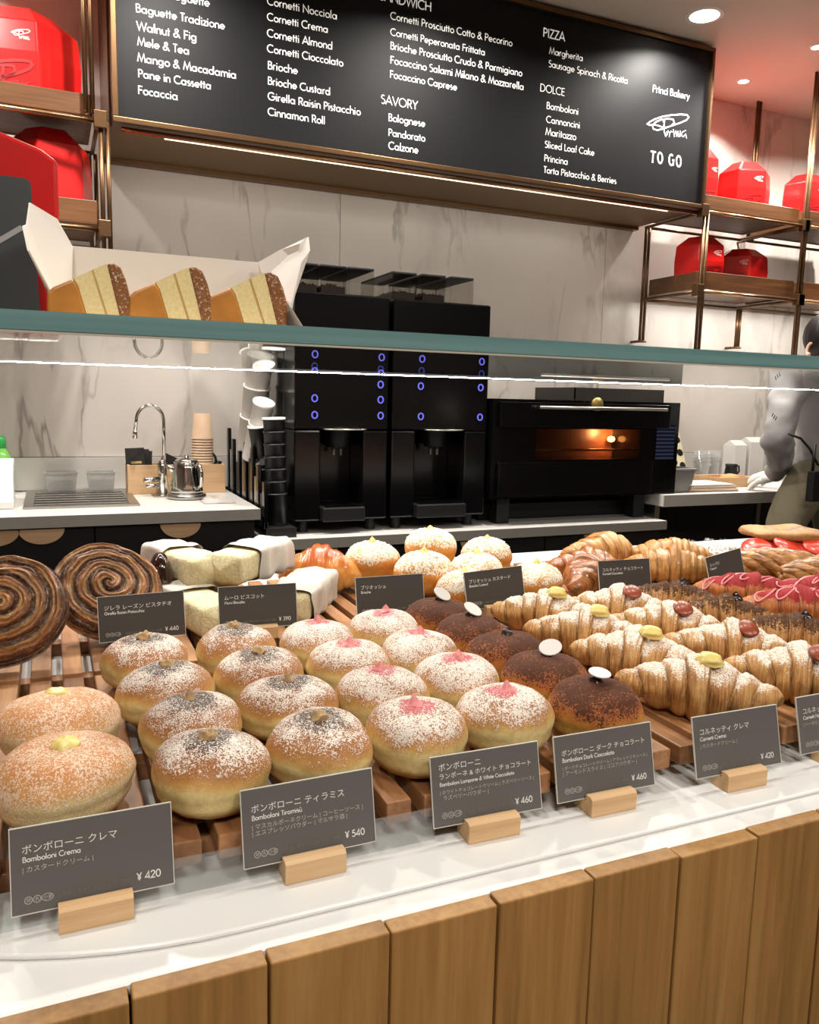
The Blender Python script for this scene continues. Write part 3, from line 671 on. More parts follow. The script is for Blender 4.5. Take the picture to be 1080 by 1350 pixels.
# kraft paper cups stacked upside down
M_KRAFT = mat('kraft_cup', (206, 176, 146), .7, var=.05)
def cup_profile(r0, r1, h): return [(r0, 0), (r1, h - .004), (r1 + .0022, h - .004), (r1 + .0025, h), (r1 - .002, h), (r0 - .002, .003)]
KO = ['topmost', 'second from top', 'third from top', 'fourth from top', 'fifth from top', 'sixth from top', 'seventh from top', 'eighth from top', 'ninth from top']
for k in range(10):
    z = LZ + E1 + .098 + k * .0095
    t = thing('kraft_paper_cup', 'upside down kraft paper cup, %s of the stack behind the kettle' % ('lowest' if k == 0 else KO[9 - k]), 'cup', (.478, 2.885, z), 'kraft paper cups stacked upside down')
    MB().lathe([(.038, 0), (.038, .004), (.0355, .006), (.0275, .088), (.0265, .088), (.0345, .004)], 24, cap=False).build('cup_body', M_KRAFT, t, True, local=True)
    MB().lathe([(.001, .0845), (.0268, .0845), (.0268, .0855), (.001, .0855)], 20).build('cup_base', M_KRAFT, t, local=True)

# kettle
kx, ky = .395, 2.70
t = thing('kettle', 'polished steel electric kettle on a round base by the faucet', 'kettle', (kx, ky, LZ + E1))
z = LZ + E1
MB().lathe([(.058, 0), (.062, .003), (.062, .014), (.05, .018)], 32, T(kx, ky, z)).build('power_base', M_STEEL, t, True)
MB().lathe([(.052, .018), (.053, .026), (.049, .06), (.043, .10), (.040, .118), (.038, .12)], 36, T(kx, ky, z)).build('kettle_body', M_CHROME, t, True)
MB().lathe([(.039, .12), (.03, .128), (.01, .132), (.008, .14), (.001, .142)], 24, T(kx, ky, z)).build('lid', M_CHROME, t, True)
MB().tube([(kx + .02, ky - .038, z + .112), (kx + .032, ky - .068, z + .112), (kx + .036, ky - .075, z + .09), (kx + .036, ky - .072, z + .05), (kx + .028, ky - .046, z + .036)], .006, 8).build('handle', M_CHROME, t, True)
MB().tube([(kx - .035, ky, z + .085), (kx - .05, ky, z + .1), (kx - .062, ky, z + .108)], [.012, .009, .005], 8).build('spout', M_CHROME, t, True)

# faucet
fx, fy = .332, 2.80
t = thing('faucet', 'tall curved chrome faucet behind the kettle', 'faucet', (fx, fy, LZ + E1))
z = LZ + E1
MB().box(fx - .035, fx + .03, fy - .05, fy + .05, z, z + .003).build('base_plate', M_STEEL, t, bevel=.001)
MB().lathe([(.016, .003), (.016, .10), (.010, .115), (.006, .12)], 20, T(fx, fy, z)).build('column', M_CHROME, t, True)
zt = CZ - .092
pts = [(fx + .006, fy, z + .118), (fx + .007, fy, zt - .02)] + [(fx - .036 + .043 * math.cos(q), fy, zt + .05 * math.sin(q)) for q in [PI * k / 14 for k in range(14)]] + [(fx - .084, fy, zt - .035)]
MB().tube(pts, .0058, 10).build('spout_pipe', M_CHROME, t, True)
MB().lathe([(.008, 0), (.0075, .02), (.006, .026)], 12, T(fx - .084, fy, zt - .058)).build('nozzle', M_CHROME, t, True)
MB().tube([(fx - .012, fy - .01, z + .055), (fx - .062, fy - .03, z + .055)], .0085, 10).build('lever', M_CHROME, t, True)
MB().tube([(fx - .012, fy - .01, z + .035), (fx - .055, fy - .03, z + .035)], .006, 10).build('lower_lever', M_CHROME, t, True)

t = thing('folded_cloth', 'small crumpled grey cloth lying in front of the kettle', 'cloth', (.475, 2.58, LZ + E1))
def cf(u, v):
    x = .475 + (u - .5) * .1; y = 2.58 + (v - .5) * .07; e = min(1, 6 * min(u, 1 - u, v, 1 - v))
    return (x, y, LZ + E1 + .001 + e * (.008 + .014 * abs(noise.noise(Vector((u * 5, v * 4, 3))))))
mb = MB().grid(cf, 24, 18); mb.grid(lambda u, v: (.475 + (u - .5) * .1, 2.58 + (v - .5) * .07, LZ + E1), 2, 2); mb.build('cloth', mat('grey_cloth', (172, 166, 160), .8), t, True)

# detergent bottle and white dispenser at the far left
bx = -.155
t = thing('green_bottle', 'green detergent bottle with a green cap at the left frame edge', 'bottle', (bx, 2.93, LZ + E1))
z = LZ + E1
MB().lathe([(.03, 0), (.034, .006), (.034, .10), (.03, .125), (.016, .15)], 24, T(bx, 2.93, z)).build('bottle_body', mat('green_liquid', (120, 196, 84), .2, var=.05), t, True)
MB().lathe([(.0345, .012), (.0348, .085)], 24, T(bx, 2.93, z), cap=False).build('bottle_label', mat('pale_label', (204, 226, 196), .5), t, True)
MB().lathe([(.015, .15), (.017, .152), (.018, .178), (.01, .19), (.004, .192)], 20, T(bx, 2.93, z)).build('cap', mat('green_cap', (52, 168, 78), .35), t, True)
t = thing('white_dispenser', 'curved white plastic dispenser standing left of the sink', 'dispenser', (-.125, 2.66, LZ + E1))
prof = [(2.56, 0), (2.56, .02), (2.585, .05), (2.60, .09), (2.63, .118), (2.70, .135), (2.76, .13), (2.78, .12), (2.72, .10), (2.67, .085), (2.65, .05), (2.66, .02), (2.74, .015), (2.78, 0)]
MB().prism([(a, LZ + E1 + b) for a, b in prof], -.145, -.108, axis='x').build('dispenser_shell', mat('white_plastic', (224, 220, 216), .35, var=.02), t, bevel=.003)

# ---------------------------------------------------------------- cup rack with stacks of cups
t = thing('cup_rack', 'black slotted cup dispenser at the end of the left counter', 'cup dispenser', (.66, 2.62, MZ))
rx0, rx1 = .585, .665
ys = [2.40, 2.48, 2.56, 2.66, 2.76, 2.86, 2.94]
hs = [.27, .315, .365, .375, .34, .375, .41]
MB().box(rx0, rx1 + .015, 2.40, 2.95, MZ, MZ + .03).box(rx0 - .006, rx0 + .006, 2.40, 2.95, MZ + .03, MZ + .05).build('rack_base', M_BLACK_MATT, t)
for k, (y, hh) in enumerate(zip(ys, hs)):
    MB().box(rx0 - .006, rx0 + .006, y, y + .03, MZ + .03, CZ - .34 + hh - .19).build('divider', M_BLACK, t, bevel=.003)
    if k < 6: MB().box(rx0 - .004, rx0 + .002, y + .036, y + .062, MZ + .03, CZ - .34 + hh - .23).build('slat', M_STEEL if k % 2 else M_BLACK_MATT, t, bevel=.001)
M_CUPW = mat('white_cup', (222, 218, 212), .5, var=.02); M_CUPB = mat('black_cup', (22, 21, 22), .4)
ORD = ['uppermost', 'second from the top', 'third from the top', 'fourth from the top', 'fifth from the top', 'sixth from the top', 'seventh from the top', 'eighth from the top', 'ninth from the top', 'lowest']
def cup_stack(name, label, base, top, r, m, n, lid, hh=.10):
    base = Vector(base); top = Vector(top); L = (top - base).length; d = (top - base).normalized()
    R = d.to_track_quat('Z', 'Y').to_matrix().to_4x4()
    step = (L - hh) / max(1, n - 1)
    for k in range(n):
        o = base + d * step * k
        t = thing('paper_cup', label + ', ' + (ORD[n - 1 - k] if k else 'lowest'), 'cup', o, name)
        t.rotation_euler = R.to_euler()
        MB().lathe([(r * .86, 0), (r * .98, hh - .006), (r * 1.02, hh - .006), (r * 1.02, hh), (r * .93, hh), (r * .82, .004), (.001, .004), (.001, 0)], 20, cap=False).build('cup_body', m, t, True, local=True)
        if lid and k == n - 1:
            MB().lathe([(.001, hh - .012), (r * .90, hh - .012), (r * .93, hh + .004), (r * 1.05, hh + .004), (r * 1.05, hh - .002)], 20, cap=False).build('cup_lining', M_WHITE, t, True, local=True)
cup_stack('white cups in the tall leaning stack', 'white paper cup in the tall leaning stack behind', W(327, 606, 2.80), W(344, 468, 2.68), .045, M_CUPW, 3, 0, .16)
cup_stack('white cups in the short leaning stack', 'white paper cup in the shorter leaning stack with white rim', W(331, 604, 2.66), W(348, 531, 2.57), .034, M_CUPW, 2, 1, .13)
cup_stack('black cups in the rear stack', 'black paper cup in the low stack left of the coffee machine', (.638, 2.60, CZ - .33), W(341, 562, 2.58), .034, M_CUPB, 2, 1)
cup_stack('black cups in the front stack', 'black paper cup in the front stack beside the coffee machine', (.638, 2.47, MZ + .032), W(361, 552, 2.47), .034, M_CUPB, 7, 1)

# ---------------------------------------------------------------- things on the right work counter
t = thing('grey_container', 'grey plastic container beside the right side of the oven', 'container', (2.24, 2.5, LZ + E1))
o4 = [(-1, -1), (1, -1), (1, 1), (-1, 1)]
def tapered(mb, cx, cy, w, d, z, h, s0=.85, open_=True):
    vs = []
    for s, zz in ((s0, 0), (1.0, h), (.95, h), (s0 - .04, .005)): vs += [(cx + a * w / 2 * s, cy + b * d / 2 * s, z + zz) for a, b in o4]
    fs = [(3, 2, 1, 0), (12, 13, 14, 15)] + [(j * 4 + k, j * 4 + (k + 1) % 4, j * 4 + 4 + (k + 1) % 4, j * 4 + 4 + k) for j in range(3) for k in range(4)]
    return mb.add(vs, fs)
tapered(MB(), 2.235, 2.53, .125, .17, LZ + E1, .095).build('tub_body', mat('grey_plastic', (128, 126, 124), .4), t, bevel=.002)
MB().box(2.168, 2.302, 2.44, 2.447, LZ + .087, LZ + .095).build('rim', mat('grey_plastic_rim', (150, 148, 146), .4), t, bevel=.001)
def carton(label, x, y, w, d, h, col, name='carton', tag_=False):
    t = thing(name, label, 'carton', (x, y, LZ + E1)); z = LZ + E1
    MB().box(x - w / 2, x + w / 2, y - d / 2, y + d / 2, z, z + h).build('carton_body', mat('carton_%d' % int(x * 1000), col, .6), t, bevel=.002)
    MB().prism([(y - d / 2, z + h), (y, z + h + d * .3), (y + d / 2, z + h)], x - w / 2, x + w / 2, axis='x').build('gable', M_WHITE, t)
    if tag_: MB().box(x - w * .1, x + w * .15, y - d / 2 - .001, y - d / 2, z + h * .72, z + h * .85).build('dark_mark', M_BLACK_MATT, t)
carton('white carton standing right behind the oven', 2.40, 2.76, .075, .08, .165, (224, 222, 220), tag_=True)
carton('plain white carton against the wall left of the staff member', 2.985, 2.93, .075, .075, .155, (230, 228, 224))
carton('second white carton close to the sleeve of the staff member', 3.09, 2.93, .09, .075, .17, (222, 220, 216))
# sheet of round black stickers
t = thing('sticker_sheet', 'cream sheet of round black stickers leaning on the wall', 'sticker sheet', (2.56, 2.9, LZ + E1))
mb = MB(); sh0, sh1 = 2.515, 2.60
MB().add([(sh0, 2.80, LZ + .001), (sh1, 2.80, LZ + .001), (sh1, 2.90, LZ + .24), (sh0, 2.90, LZ + .24), (sh0, 2.803, LZ + .001), (sh1, 2.803, LZ + .001), (sh1, 2.903, LZ + .24), (sh0, 2.903, LZ + .24)],
         [(0, 1, 2, 3), (7, 6, 5, 4), (0, 4, 5, 1), (2, 6, 7, 3), (0, 3, 7, 4), (1, 5, 6, 2)]).build('sheet', mat('cream_backing', (226, 216, 180), .6), t)
for i in range(4):
    for j in range(2):
        x = sh0 + .022 + j * .042; f = .12 + .235 * i + (.0 if j == 0 else -.06)
        y = 2.80 + .1 * f - .0012; z = LZ + .239 * f
        R = T(x, y, z, math.radians(-22.7) + PI / 2 + 0, 0, 0)
        d = MB().lathe([(.0165, 0), (.0165, .0008)], 22, R).build('sticker', M_BLACKFR, t)
        mb = MB(); write(mb, 'Princi', lambda p, q: (x - .0125 + p, y - .0016 - .0 + (q) * .38, z - .002 + q * .92), .025 / text_width('Princi'), .07); mb.build('sticker_print', M_WHITE, d)
# clear cups, paper, tray
M_CUPCLEAR = pane_material('clear_plastic_cup', (.96, .97, .97, 1), 1.4, rough=.05, haze=.12)
for i, (x, y, nm) in enumerate(((2.66, 2.80, 'left'), (2.75, 2.83, 'right'))):
    for k in range(4):
        t = thing('clear_cup', 'clear plastic cup, %s in the %s one of two stacks on the work counter' % (('lowest', 'second', 'third', 'uppermost')[k], nm), 'cup', (x, y, LZ + E1 + k * .016), 'clear cups in the %s stack' % nm)
        MB().lathe([(.028, 0), (.04, .085), (.043, .087), (.038, .087), (.026, .003)], 20).build('cup_body', M_CUPCLEAR, t, True, local=True)
t = thing('paper_bag_pile', 'flat pile of brown and white paper bags on the work counter', 'paper bags', (2.40, 2.52, LZ + E1))
for k in range(7):
    m = mat('bag_paper_%d' % k, ((150, 112, 84), (206, 190, 170), (216, 206, 192), (170, 132, 100), (214, 202, 186), (196, 178, 156), (222, 214, 202))[k], .75, var=.06)
    a = (k * .37) % .12 - .06
    MB().box(-.12, .125 - k * .004, -.075, .08, 0, .0035).build('paper_bag', m, t, bevel=.001, local=True).matrix_local = T(.005 * (k % 3), 0, k * .0042 + .0005, 0, 0, a)
t = thing('wooden_tray', 'light wooden tray by the gloved hand', 'tray', (2.60, 2.60, LZ + E1)); z = LZ + E1
mb = MB().box(2.52, 2.74, 2.56, 2.70, z, z + .01); mb.box(2.52, 2.74, 2.56, 2.568, z + .01, z + .042).box(2.52, 2.74, 2.692, 2.70, z + .01, z + .042).box(2.52, 2.528, 2.568, 2.692, z + .01, z + .042).box(2.732, 2.74, 2.568, 2.692, z + .01, z + .042)
mb.build('tray_body', M_LIGHTWOOD, t, bevel=.001)
t = thing('plated_pastry', 'small brown pastry in the wooden tray', 'pastry', (2.66, 2.63, z + .011))
def pf(u, v):
    a = 2 * PI * u; b = PI * v; n_ = 1 + .15 * noise.noise(Vector((math.cos(a) * 2, math.sin(a) * 2, v * 4)))
    return (.05 * math.sin(b) * math.cos(a) * n_, .03 * math.sin(b) * math.sin(a) * n_, .02 - .02 * math.cos(b) * n_)
MB().grid(pf, 20, 12, True).build('pastry_crust', mat('baked_crust', (188, 128, 70), .55, var=.3, scale=60), t, True, local=True)
t = thing('black_pitcher', 'small black milk pitcher in front of the cartons', 'pitcher', (2.90, 2.86, LZ + E1))
MB().lathe([(.03, 0), (.033, .01), (.026, .055), (.028, .07), (.026, .07), (.024, .05)], 20).build('pitcher_body', M_BLACK_MATT, t, True, local=True)
MB().tube([(.026, 0, .062), (.046, 0, .06), (.05, 0, .035), (.03, 0, .015)], .004, 8).build('handle', M_BLACK_MATT, t, True, local=True)
t = thing('wall_sheet', 'pale patterned paper sheet curling behind the oven', 'paper', (2.42, 2.95, LZ))
mb = MB().grid(lambda u, v: (2.36 + .12 * u, 2.95 - .03 * math.sin(v * 2) + .012 * math.sin(u * 5), LZ + .001 + .36 * v), 10, 10)
o = mb.build('paper_sheet', mat('patterned_paper', (228, 222, 200), .6), t, True); o.modifiers.new('thick', 'SOLIDIFY').thickness = .001

# ---------------------------------------------------------------- staff member
M_SKIN = mat('skin', (222, 178, 150), .5, var=.03, Subsurface_Weight=.05)
M_HAIR = mat('dark_hair', (26, 20, 18), .45, var=.25, scale=150)
M_SHIRT = mat('grey_shirt', (170, 168, 168), .8, var=.05, scale=60)
M_TROU = mat('khaki_trousers', (112, 104, 82), .85, var=.07, scale=80)
M_GLOVE = mat('white_glove', (226, 222, 216), .6, var=.03)
def skin_fig(name, m, parent, joints, edges, root, sub=2, folds=0):
    names = list(joints); me = bpy.data.meshes.new(name)
    me.from_pydata([joints[n][0] for n in names], [(names.index(a), names.index(b)) for a, b in edges], [])
    me.materials.append(m); o = bpy.data.objects.new(name, me); C.objects.link(o); o.parent = parent; o.location = -offset_of(parent)
    o.modifiers.new('skin', 'SKIN').use_smooth_shade = True
    sv = me.skin_vertices[0].data if me.skin_vertices else me.skin_vertices.new().data
    for i, n in enumerate(names):
        r = joints[n][1]; sv[i].radius = r if isinstance(r, tuple) else (r, r); sv[i].use_root = (n == root)
    s = o.modifiers.new('sub', 'SUBSURF'); s.levels = s.render_levels = sub
    if folds:
        tx = bpy.data.textures.new(name, 'CLOUDS'); tx.noise_scale = .07; tx.noise_depth = 1
        d = o.modifiers.new('folds', 'DISPLACE'); d.texture = tx; d.strength = folds; d.mid_level = .5; d.texture_coords = 'GLOBAL'
    # bake to a plain mesh
    dg = bpy.context.evaluated_depsgraph_get(); ev = o.evaluated_get(dg); nm = bpy.data.meshes.new_from_object(ev); o.modifiers.clear(); o.data = nm
    nm.polygons.foreach_set('use_smooth', [True] * len(nm.polygons)); return o
py_ = 2.20
def P(px, pz, y=py_): return W(px, pz, y)
hip = P(1093, 632); chest = P(1092, 540); nb = P(1092, 487); nk = P(1091, 470); hd = P(1091, 452)
shL = P(1045, 502, 2.20); elL = P(1026, 572, 2.16); wrL = P(1022, 628, 2.38)
shR = Vector((chest.x + .16, 2.28, shL.z)); elR = Vector((chest.x + .19, 2.32, elL.z)); wrR = Vector((chest.x + .08, 2.52, LZ + .06))
hL = P(1068, 630, 2.18); hR = Vector((hip.x + .08, 2.25, hL.z)); kL = P(1033, 690, 2.16)
fL = Vector((kL.x - .05, 2.16, .09)); kR = Vector((hR.x + .02, 2.2, .5)); fR = Vector((hR.x + .03, 2.24, .09))
t = thing('person', 'staff member seen from behind in grey shirt and khaki trousers at the work counter', 'person', (hip.x, py_, 0))
J = {'pelvis': (hip, (.06, .055)), 'belly': ((hip + chest) / 2, (.07, .06)), 'chest': (chest, (.12, .09)), 'nb': (nb, (.07, .06)), 'nk': (nk, .045), 'hd': (hd, (.055, .06)), 'crown': (P(1091, 436), (.06, .066)),
     'shL': (shL, .048), 'elL': (elL, .038), 'wrL': (wrL, .024), 'shR': (shR, .048), 'elR': (elR, .038), 'wrR': (wrR, .024),
     'hL': (hL - Vector((0, 0, .05)), .055), 'kL': (kL, .055), 'fL': (fL, .04), 'toL': (fL + Vector((-.02, .12, -.05)), .035), 'hR': (hR - Vector((0, 0, .05)), .055), 'kR': (kR, .055), 'fR': (fR, .04), 'toR': (fR + Vector((0, .12, -.05)), .035)}
Ed = [('pelvis', 'belly'), ('belly', 'chest'), ('chest', 'nb'), ('nb', 'nk'), ('nk', 'hd'), ('hd', 'crown'), ('nb', 'shL'), ('shL', 'elL'), ('elL', 'wrL'), ('nb', 'shR'), ('shR', 'elR'), ('elR', 'wrR'),
      ('pelvis', 'hL'), ('hL', 'kL'), ('kL', 'fL'), ('fL', 'toL'), ('pelvis', 'hR'), ('hR', 'kR'), ('kR', 'fR'), ('fR', 'toR')]
skin_fig('body', M_SKIN, t, J, Ed, 'pelvis')
e = .016
S = {'a': (hip + Vector((0, 0, -.085)), (.128, .112)), 'b': ((hip + chest) / 2, (.125, .112)), 'c': (chest, (.135, .105)), 'd': (nb - Vector((0, 0, .01)), (.085, .07)),
     'shL': (shL, .066), 'mL': ((shL + elL) / 2 + Vector((-.012, 0, 0)), .062), 'elL': (elL, .060), 'm2': ((elL + wrL) / 2 + Vector((0, -.02, -.012)), .052), 'wrL': (wrL + (elL - wrL).normalized() * .02, .034),
     'shR': (shR, .066), 'elR': (elR, .056), 'wrR': (wrR + (elR - wrR).normalized() * .02, .036)}
skin_fig('shirt', M_SHIRT, t, S, [('a', 'b'), ('b', 'c'), ('c', 'd'), ('d', 'shL'), ('shL', 'mL'), ('mL', 'elL'), ('elL', 'm2'), ('m2', 'wrL'), ('d', 'shR'), ('shR', 'elR'), ('elR', 'wrR')], 'a', 3, .032)
TR = {'w': (hip + Vector((0, 0, .07)), (.118, .102)), 'hL': (hL - Vector((0, 0, .03)), .094), 'mL': ((hL + kL) / 2, .082), 'kL': (kL, .070), 'fL': (fL + Vector((0, 0, .03)), .06), 'hR': (hR, .096), 'kR': (kR, .072), 'fR': (fR + Vector((0, 0, .03)), .06)}
skin_fig('trousers', M_TROU, t, TR, [('w', 'hL'), ('hL', 'mL'), ('mL', 'kL'), ('kL', 'fL'), ('w', 'hR'), ('hR', 'kR'), ('kR', 'fR')], 'w', 3, .012)
# hair, ear
hc = hd + Vector((0, -.005, .025))
def hair(u, v):
    a = 2 * PI * u; b = PI * v * .80
    n_ = 1 + .02 * math.sin(a * 22)
    return (hc.x + .083 * math.sin(b) * math.cos(a) * n_, hc.y + .092 * math.sin(b) * math.sin(a) * n_, hc.z + .092 * math.cos(b))
MB().grid(hair, 60, 16, True).build('hair', M_HAIR, t, True)
MB().lathe([(.001, -.012), (.03, -.01), (.036, 0), (.03, .02), (.001, .03)], 16, T(hc.x + .03, hc.y - .09, hc.z - .03)).build('hair_bun', M_HAIR, t, True)
ep = P(1064, 458, 2.20)
MB().tube([(ep.x + .012 + .002 * k, ep.y + .004 + .013 * math.cos(q), ep.z - .004 + .022 * math.sin(q)) for k, q in enumerate([-2.2 + 4.2 * k / 10 for k in range(11)])], .006, 8).build('ear', M_SKIN, t, True)
# dark work apron, strap and radio at the hip
w0 = hip + Vector((0, -.11, .02))
mb = MB().grid(lambda u, v: (hip.x - .03 + .19 * u, hip.y - .128 - .012 * math.sin(u * 9) * v + .02 * u, hip.z + .02 - .47 * v), 16, 14)
o = mb.build('apron', M_BLACK_MATT, t, True); o.modifiers.new('thick', 'SOLIDIFY').thickness = .004
sp0 = P(1040, 572, 2.09); sp1 = P(1078, 612, 2.06)
MB().tube([sp0, P(1056, 578, 2.08), P(1068, 592, 2.065), sp1, P(1092, 620, 2.06)], .0045, 8).build('apron_strap', M_BLACK_MATT, t, True)
r0 = P(1074, 628, 2.055); rd = MB().box(r0.x - .022, r0.x + .024, r0.y - .016, r0.y + .014, r0.z - .09, r0.z + .02).build('radio', M_BLACK_MATT, t, bevel=.004)
MB().tube([(r0.x - .012, r0.y, r0.z + .015), (r0.x - .012, r0.y, r0.z + .115)], .0055, 8).build('antenna', M_BLACK_MATT, rd, True)
# gloved hands with five fingers, resting on the tray
def hand(w, d, side):
    d = d.normalized(); s = Vector((-d.y, d.x, 0)).normalized() * side; up = Vector((0, 0, 1))
    Jh = {'w': (w, .021), 'p': (w + d * .035, (.030, .017)), 'q': (w + d * .06, (.032, .016))}; Eh = [('w', 'p'), ('p', 'q')]
    for i, (off, L) in enumerate(((-.027, .050), (-.010, .060), (.008, .056), (.025, .044))):
        b = w + d * .064 + s * off; dr = (d + s * off * 5).normalized()
        Jh['a%d' % i] = (b, .0095); Jh['b%d' % i] = (b + dr * L * .55 - up * .006, .0085); Jh['c%d' % i] = (b + dr * L * .85 - up * .022, .007)
        Eh += [('q', 'a%d' % i), ('a%d' % i, 'b%d' % i), ('b%d' % i, 'c%d' % i)]
    Jh['t0'] = (w + d * .03 - s * .034, .011); Jh['t1'] = (w + d * .055 - s * .052 - up * .006, .009); Jh['t2'] = (w + d * .075 - s * .055 - up * .018, .008)
    Eh += [('p', 't0'), ('t0', 't1'), ('t1', 't2')]
    return Jh, Eh
Jh, Eh = hand(wrL, Vector((-.35, .75, -.35)), 1); skin_fig('left_glove', M_GLOVE, t, Jh, Eh, 'w')
Jh, Eh = hand(wrR, Vector((-.3, .8, -.3)), -1); skin_fig('right_glove', M_GLOVE, t, Jh, Eh, 'w')
mb = MB(); s0 = P(1018, 547, 2.095)
for k, (dx, dz) in enumerate(((0, 0), (.008, -.007), (.017, -.012))):
    mb.tube([(s0.x + dx, s0.y, s0.z + dz - .006), (s0.x + dx + .006, s0.y, s0.z + dz + .006)], .0016, 6)
mb.build('sleeve_print', M_BLACK_MATT, t)
# ---------------------------------------------------------------- display counter
t = thing('display_counter', 'oak planked front counter carrying the pastry display', 'counter', (.6, 1.0, 0))
X0, X1 = -.2904, 1.87
k = 0; x = X0 - .08 * 1
while x < X1 - .01:
    zt = LZ - .002 - (.0012 if k % 3 == 1 else 0)
    MB().box(x + .0008, x + .0792, .4430 + (.0008 if k % 2 else 0), .4585, .04, zt).build('plank', M_OAK, t, bevel=.0012)
    x += .08; k += 1
MB().box(X0 - .08, X1, .4590, 1.54, .04, LZ - .012).build('counter_body', M_BLACK_MATT, t)
t = thing('display_countertop', 'white stone countertop with a rounded raised slab under the trays', 'countertop', (.6, 1.0, LZ - .01))
MB().box(X0 - .08, X1, .4590, 1.553, LZ - .012, LZ - .004).build('lower_slab', M_QUARTZ, t, bevel=.003)
R_ = .36; pts = [(X1, .480), (.10, .480)]
cx_, cy_ = .10, .480 + R_
pts += [(cx_ + R_ * math.cos(q), cy_ + R_ * math.sin(q)) for q in [math.radians(-90 - 90 * i / 22) for i in range(1, 23)]]
pts += [(cx_ - R_, 1.551), (X1, 1.551)]
MB().prism(pts[::-1], LZ - .004, LZ, axis='z').build('raised_slab', M_QUARTZ, t, bevel=.0028, seg=3)

# glass shelf over the display
GZ0, GZ1, GY0, GY1 = CZ + .0352, CZ + .0498, .570, 1.25
t = thing('glass_shelf', 'thick greenish glass shelf running above the pastries', 'shelf', (.6, .9, GZ0))
MB().box(X0, X1, GY0 + .002, GY1, GZ0, GZ1).build('glass_pane', M_CLEAR, t)
g = G('green_glass_edge'); nz = g.noise(g.obj((3, 60, 200)), 1.0, 3)
M_EDGE = g.pbsdf(g.mix(nz, srgb(84, 124, 124), srgb(128, 164, 162)), .08, Coat_Weight=.6)
MB().box(X0, X1, GY0 - .0005, GY0 + .0019, GZ0 + .0018, GZ1 - .0008).build('front_edge', M_EDGE, t)
MB().box(X0, X1, GY0, GY0 + .0019, GZ0, GZ0 + .0018).build('edge_bevel', mat('edge_bevel_tone', (186, 180, 164), .3), t)
MB().box(X0, X1, GY1 + .0003, GY1 + .006, GZ0 + .0015, GZ0 + .006).build('rear_strip', emit('rear_strip_glow', (250, 240, 232), .9), t)
for x in (X0 + .03, X1 - .03):
    for y in (.75, 1.2): MB().lathe([(.012, 0), (.012, GZ0 - LZ)], 14, T(x, y, LZ)).build('post', M_CHROME, t, True)

# ---------------------------------------------------------------- slatted trays
TT = CZ - .305                                   # top of the slats
def tray(label, x0, n, y0, y1, clear=False):
    t = thing('slatted_tray', label, 'tray', (x0 + n * .0317 / 2, (y0 + y1) / 2, LZ), 'slatted wooden display trays')
    me = tray.me.get((y0, y1))
    for k in range(n):
        if me is None:
            me = tray.me[(y0, y1)] = MB().box(0, .0207, y0, y1, TT - .018, TT).mesh('slat', M_SLAT)
        o = bpy.data.objects.new('slat', me); C.objects.link(o); o.parent = t
        o.location = -offset_of(t) + Vector((x0 + .0317 * k, 0, 0))
        m = o.modifiers.new('bevel', 'BEVEL'); m.width = .0014; m.segments = 2
    for yy in (y0 + .035, (y0 + y1) / 2 - .01, y1 - .06):
        MB().box(x0, x0 + .0317 * (n - 1) + .0207, yy, yy + .02, LZ + .0003, TT - .018).build('cross_batten', M_SLAT, t, bevel=.001)
    return t
tray.me = {}
names = ['at the left frame edge', 'second from the left', 'under the raspberry and dark rounds', 'at the right frame edge']
for i in range(4): tray('front row slatted wooden tray ' + names[i], -.1891 + .317 * i, 10, .535, .910)
names = ['under the leaning swirls', 'under the paper wrapped biscuits', 'under the custard brioches', 'under the plain croissants', 'under the twisted pastries', 'at its far right end']
for i in range(6): tray('rear row slatted wooden tray ' + names[i], -.1891 + .317 * i, 10, .925, 1.305)
t = thing('acrylic_strip', 'low clear acrylic guard along the front of the left trays', 'guard', (.1, .531, LZ))
MB().box(-.19, .262, .5305, .5325, LZ + .0003, LZ + .026).build('strip_panel', M_ACRYL, t)

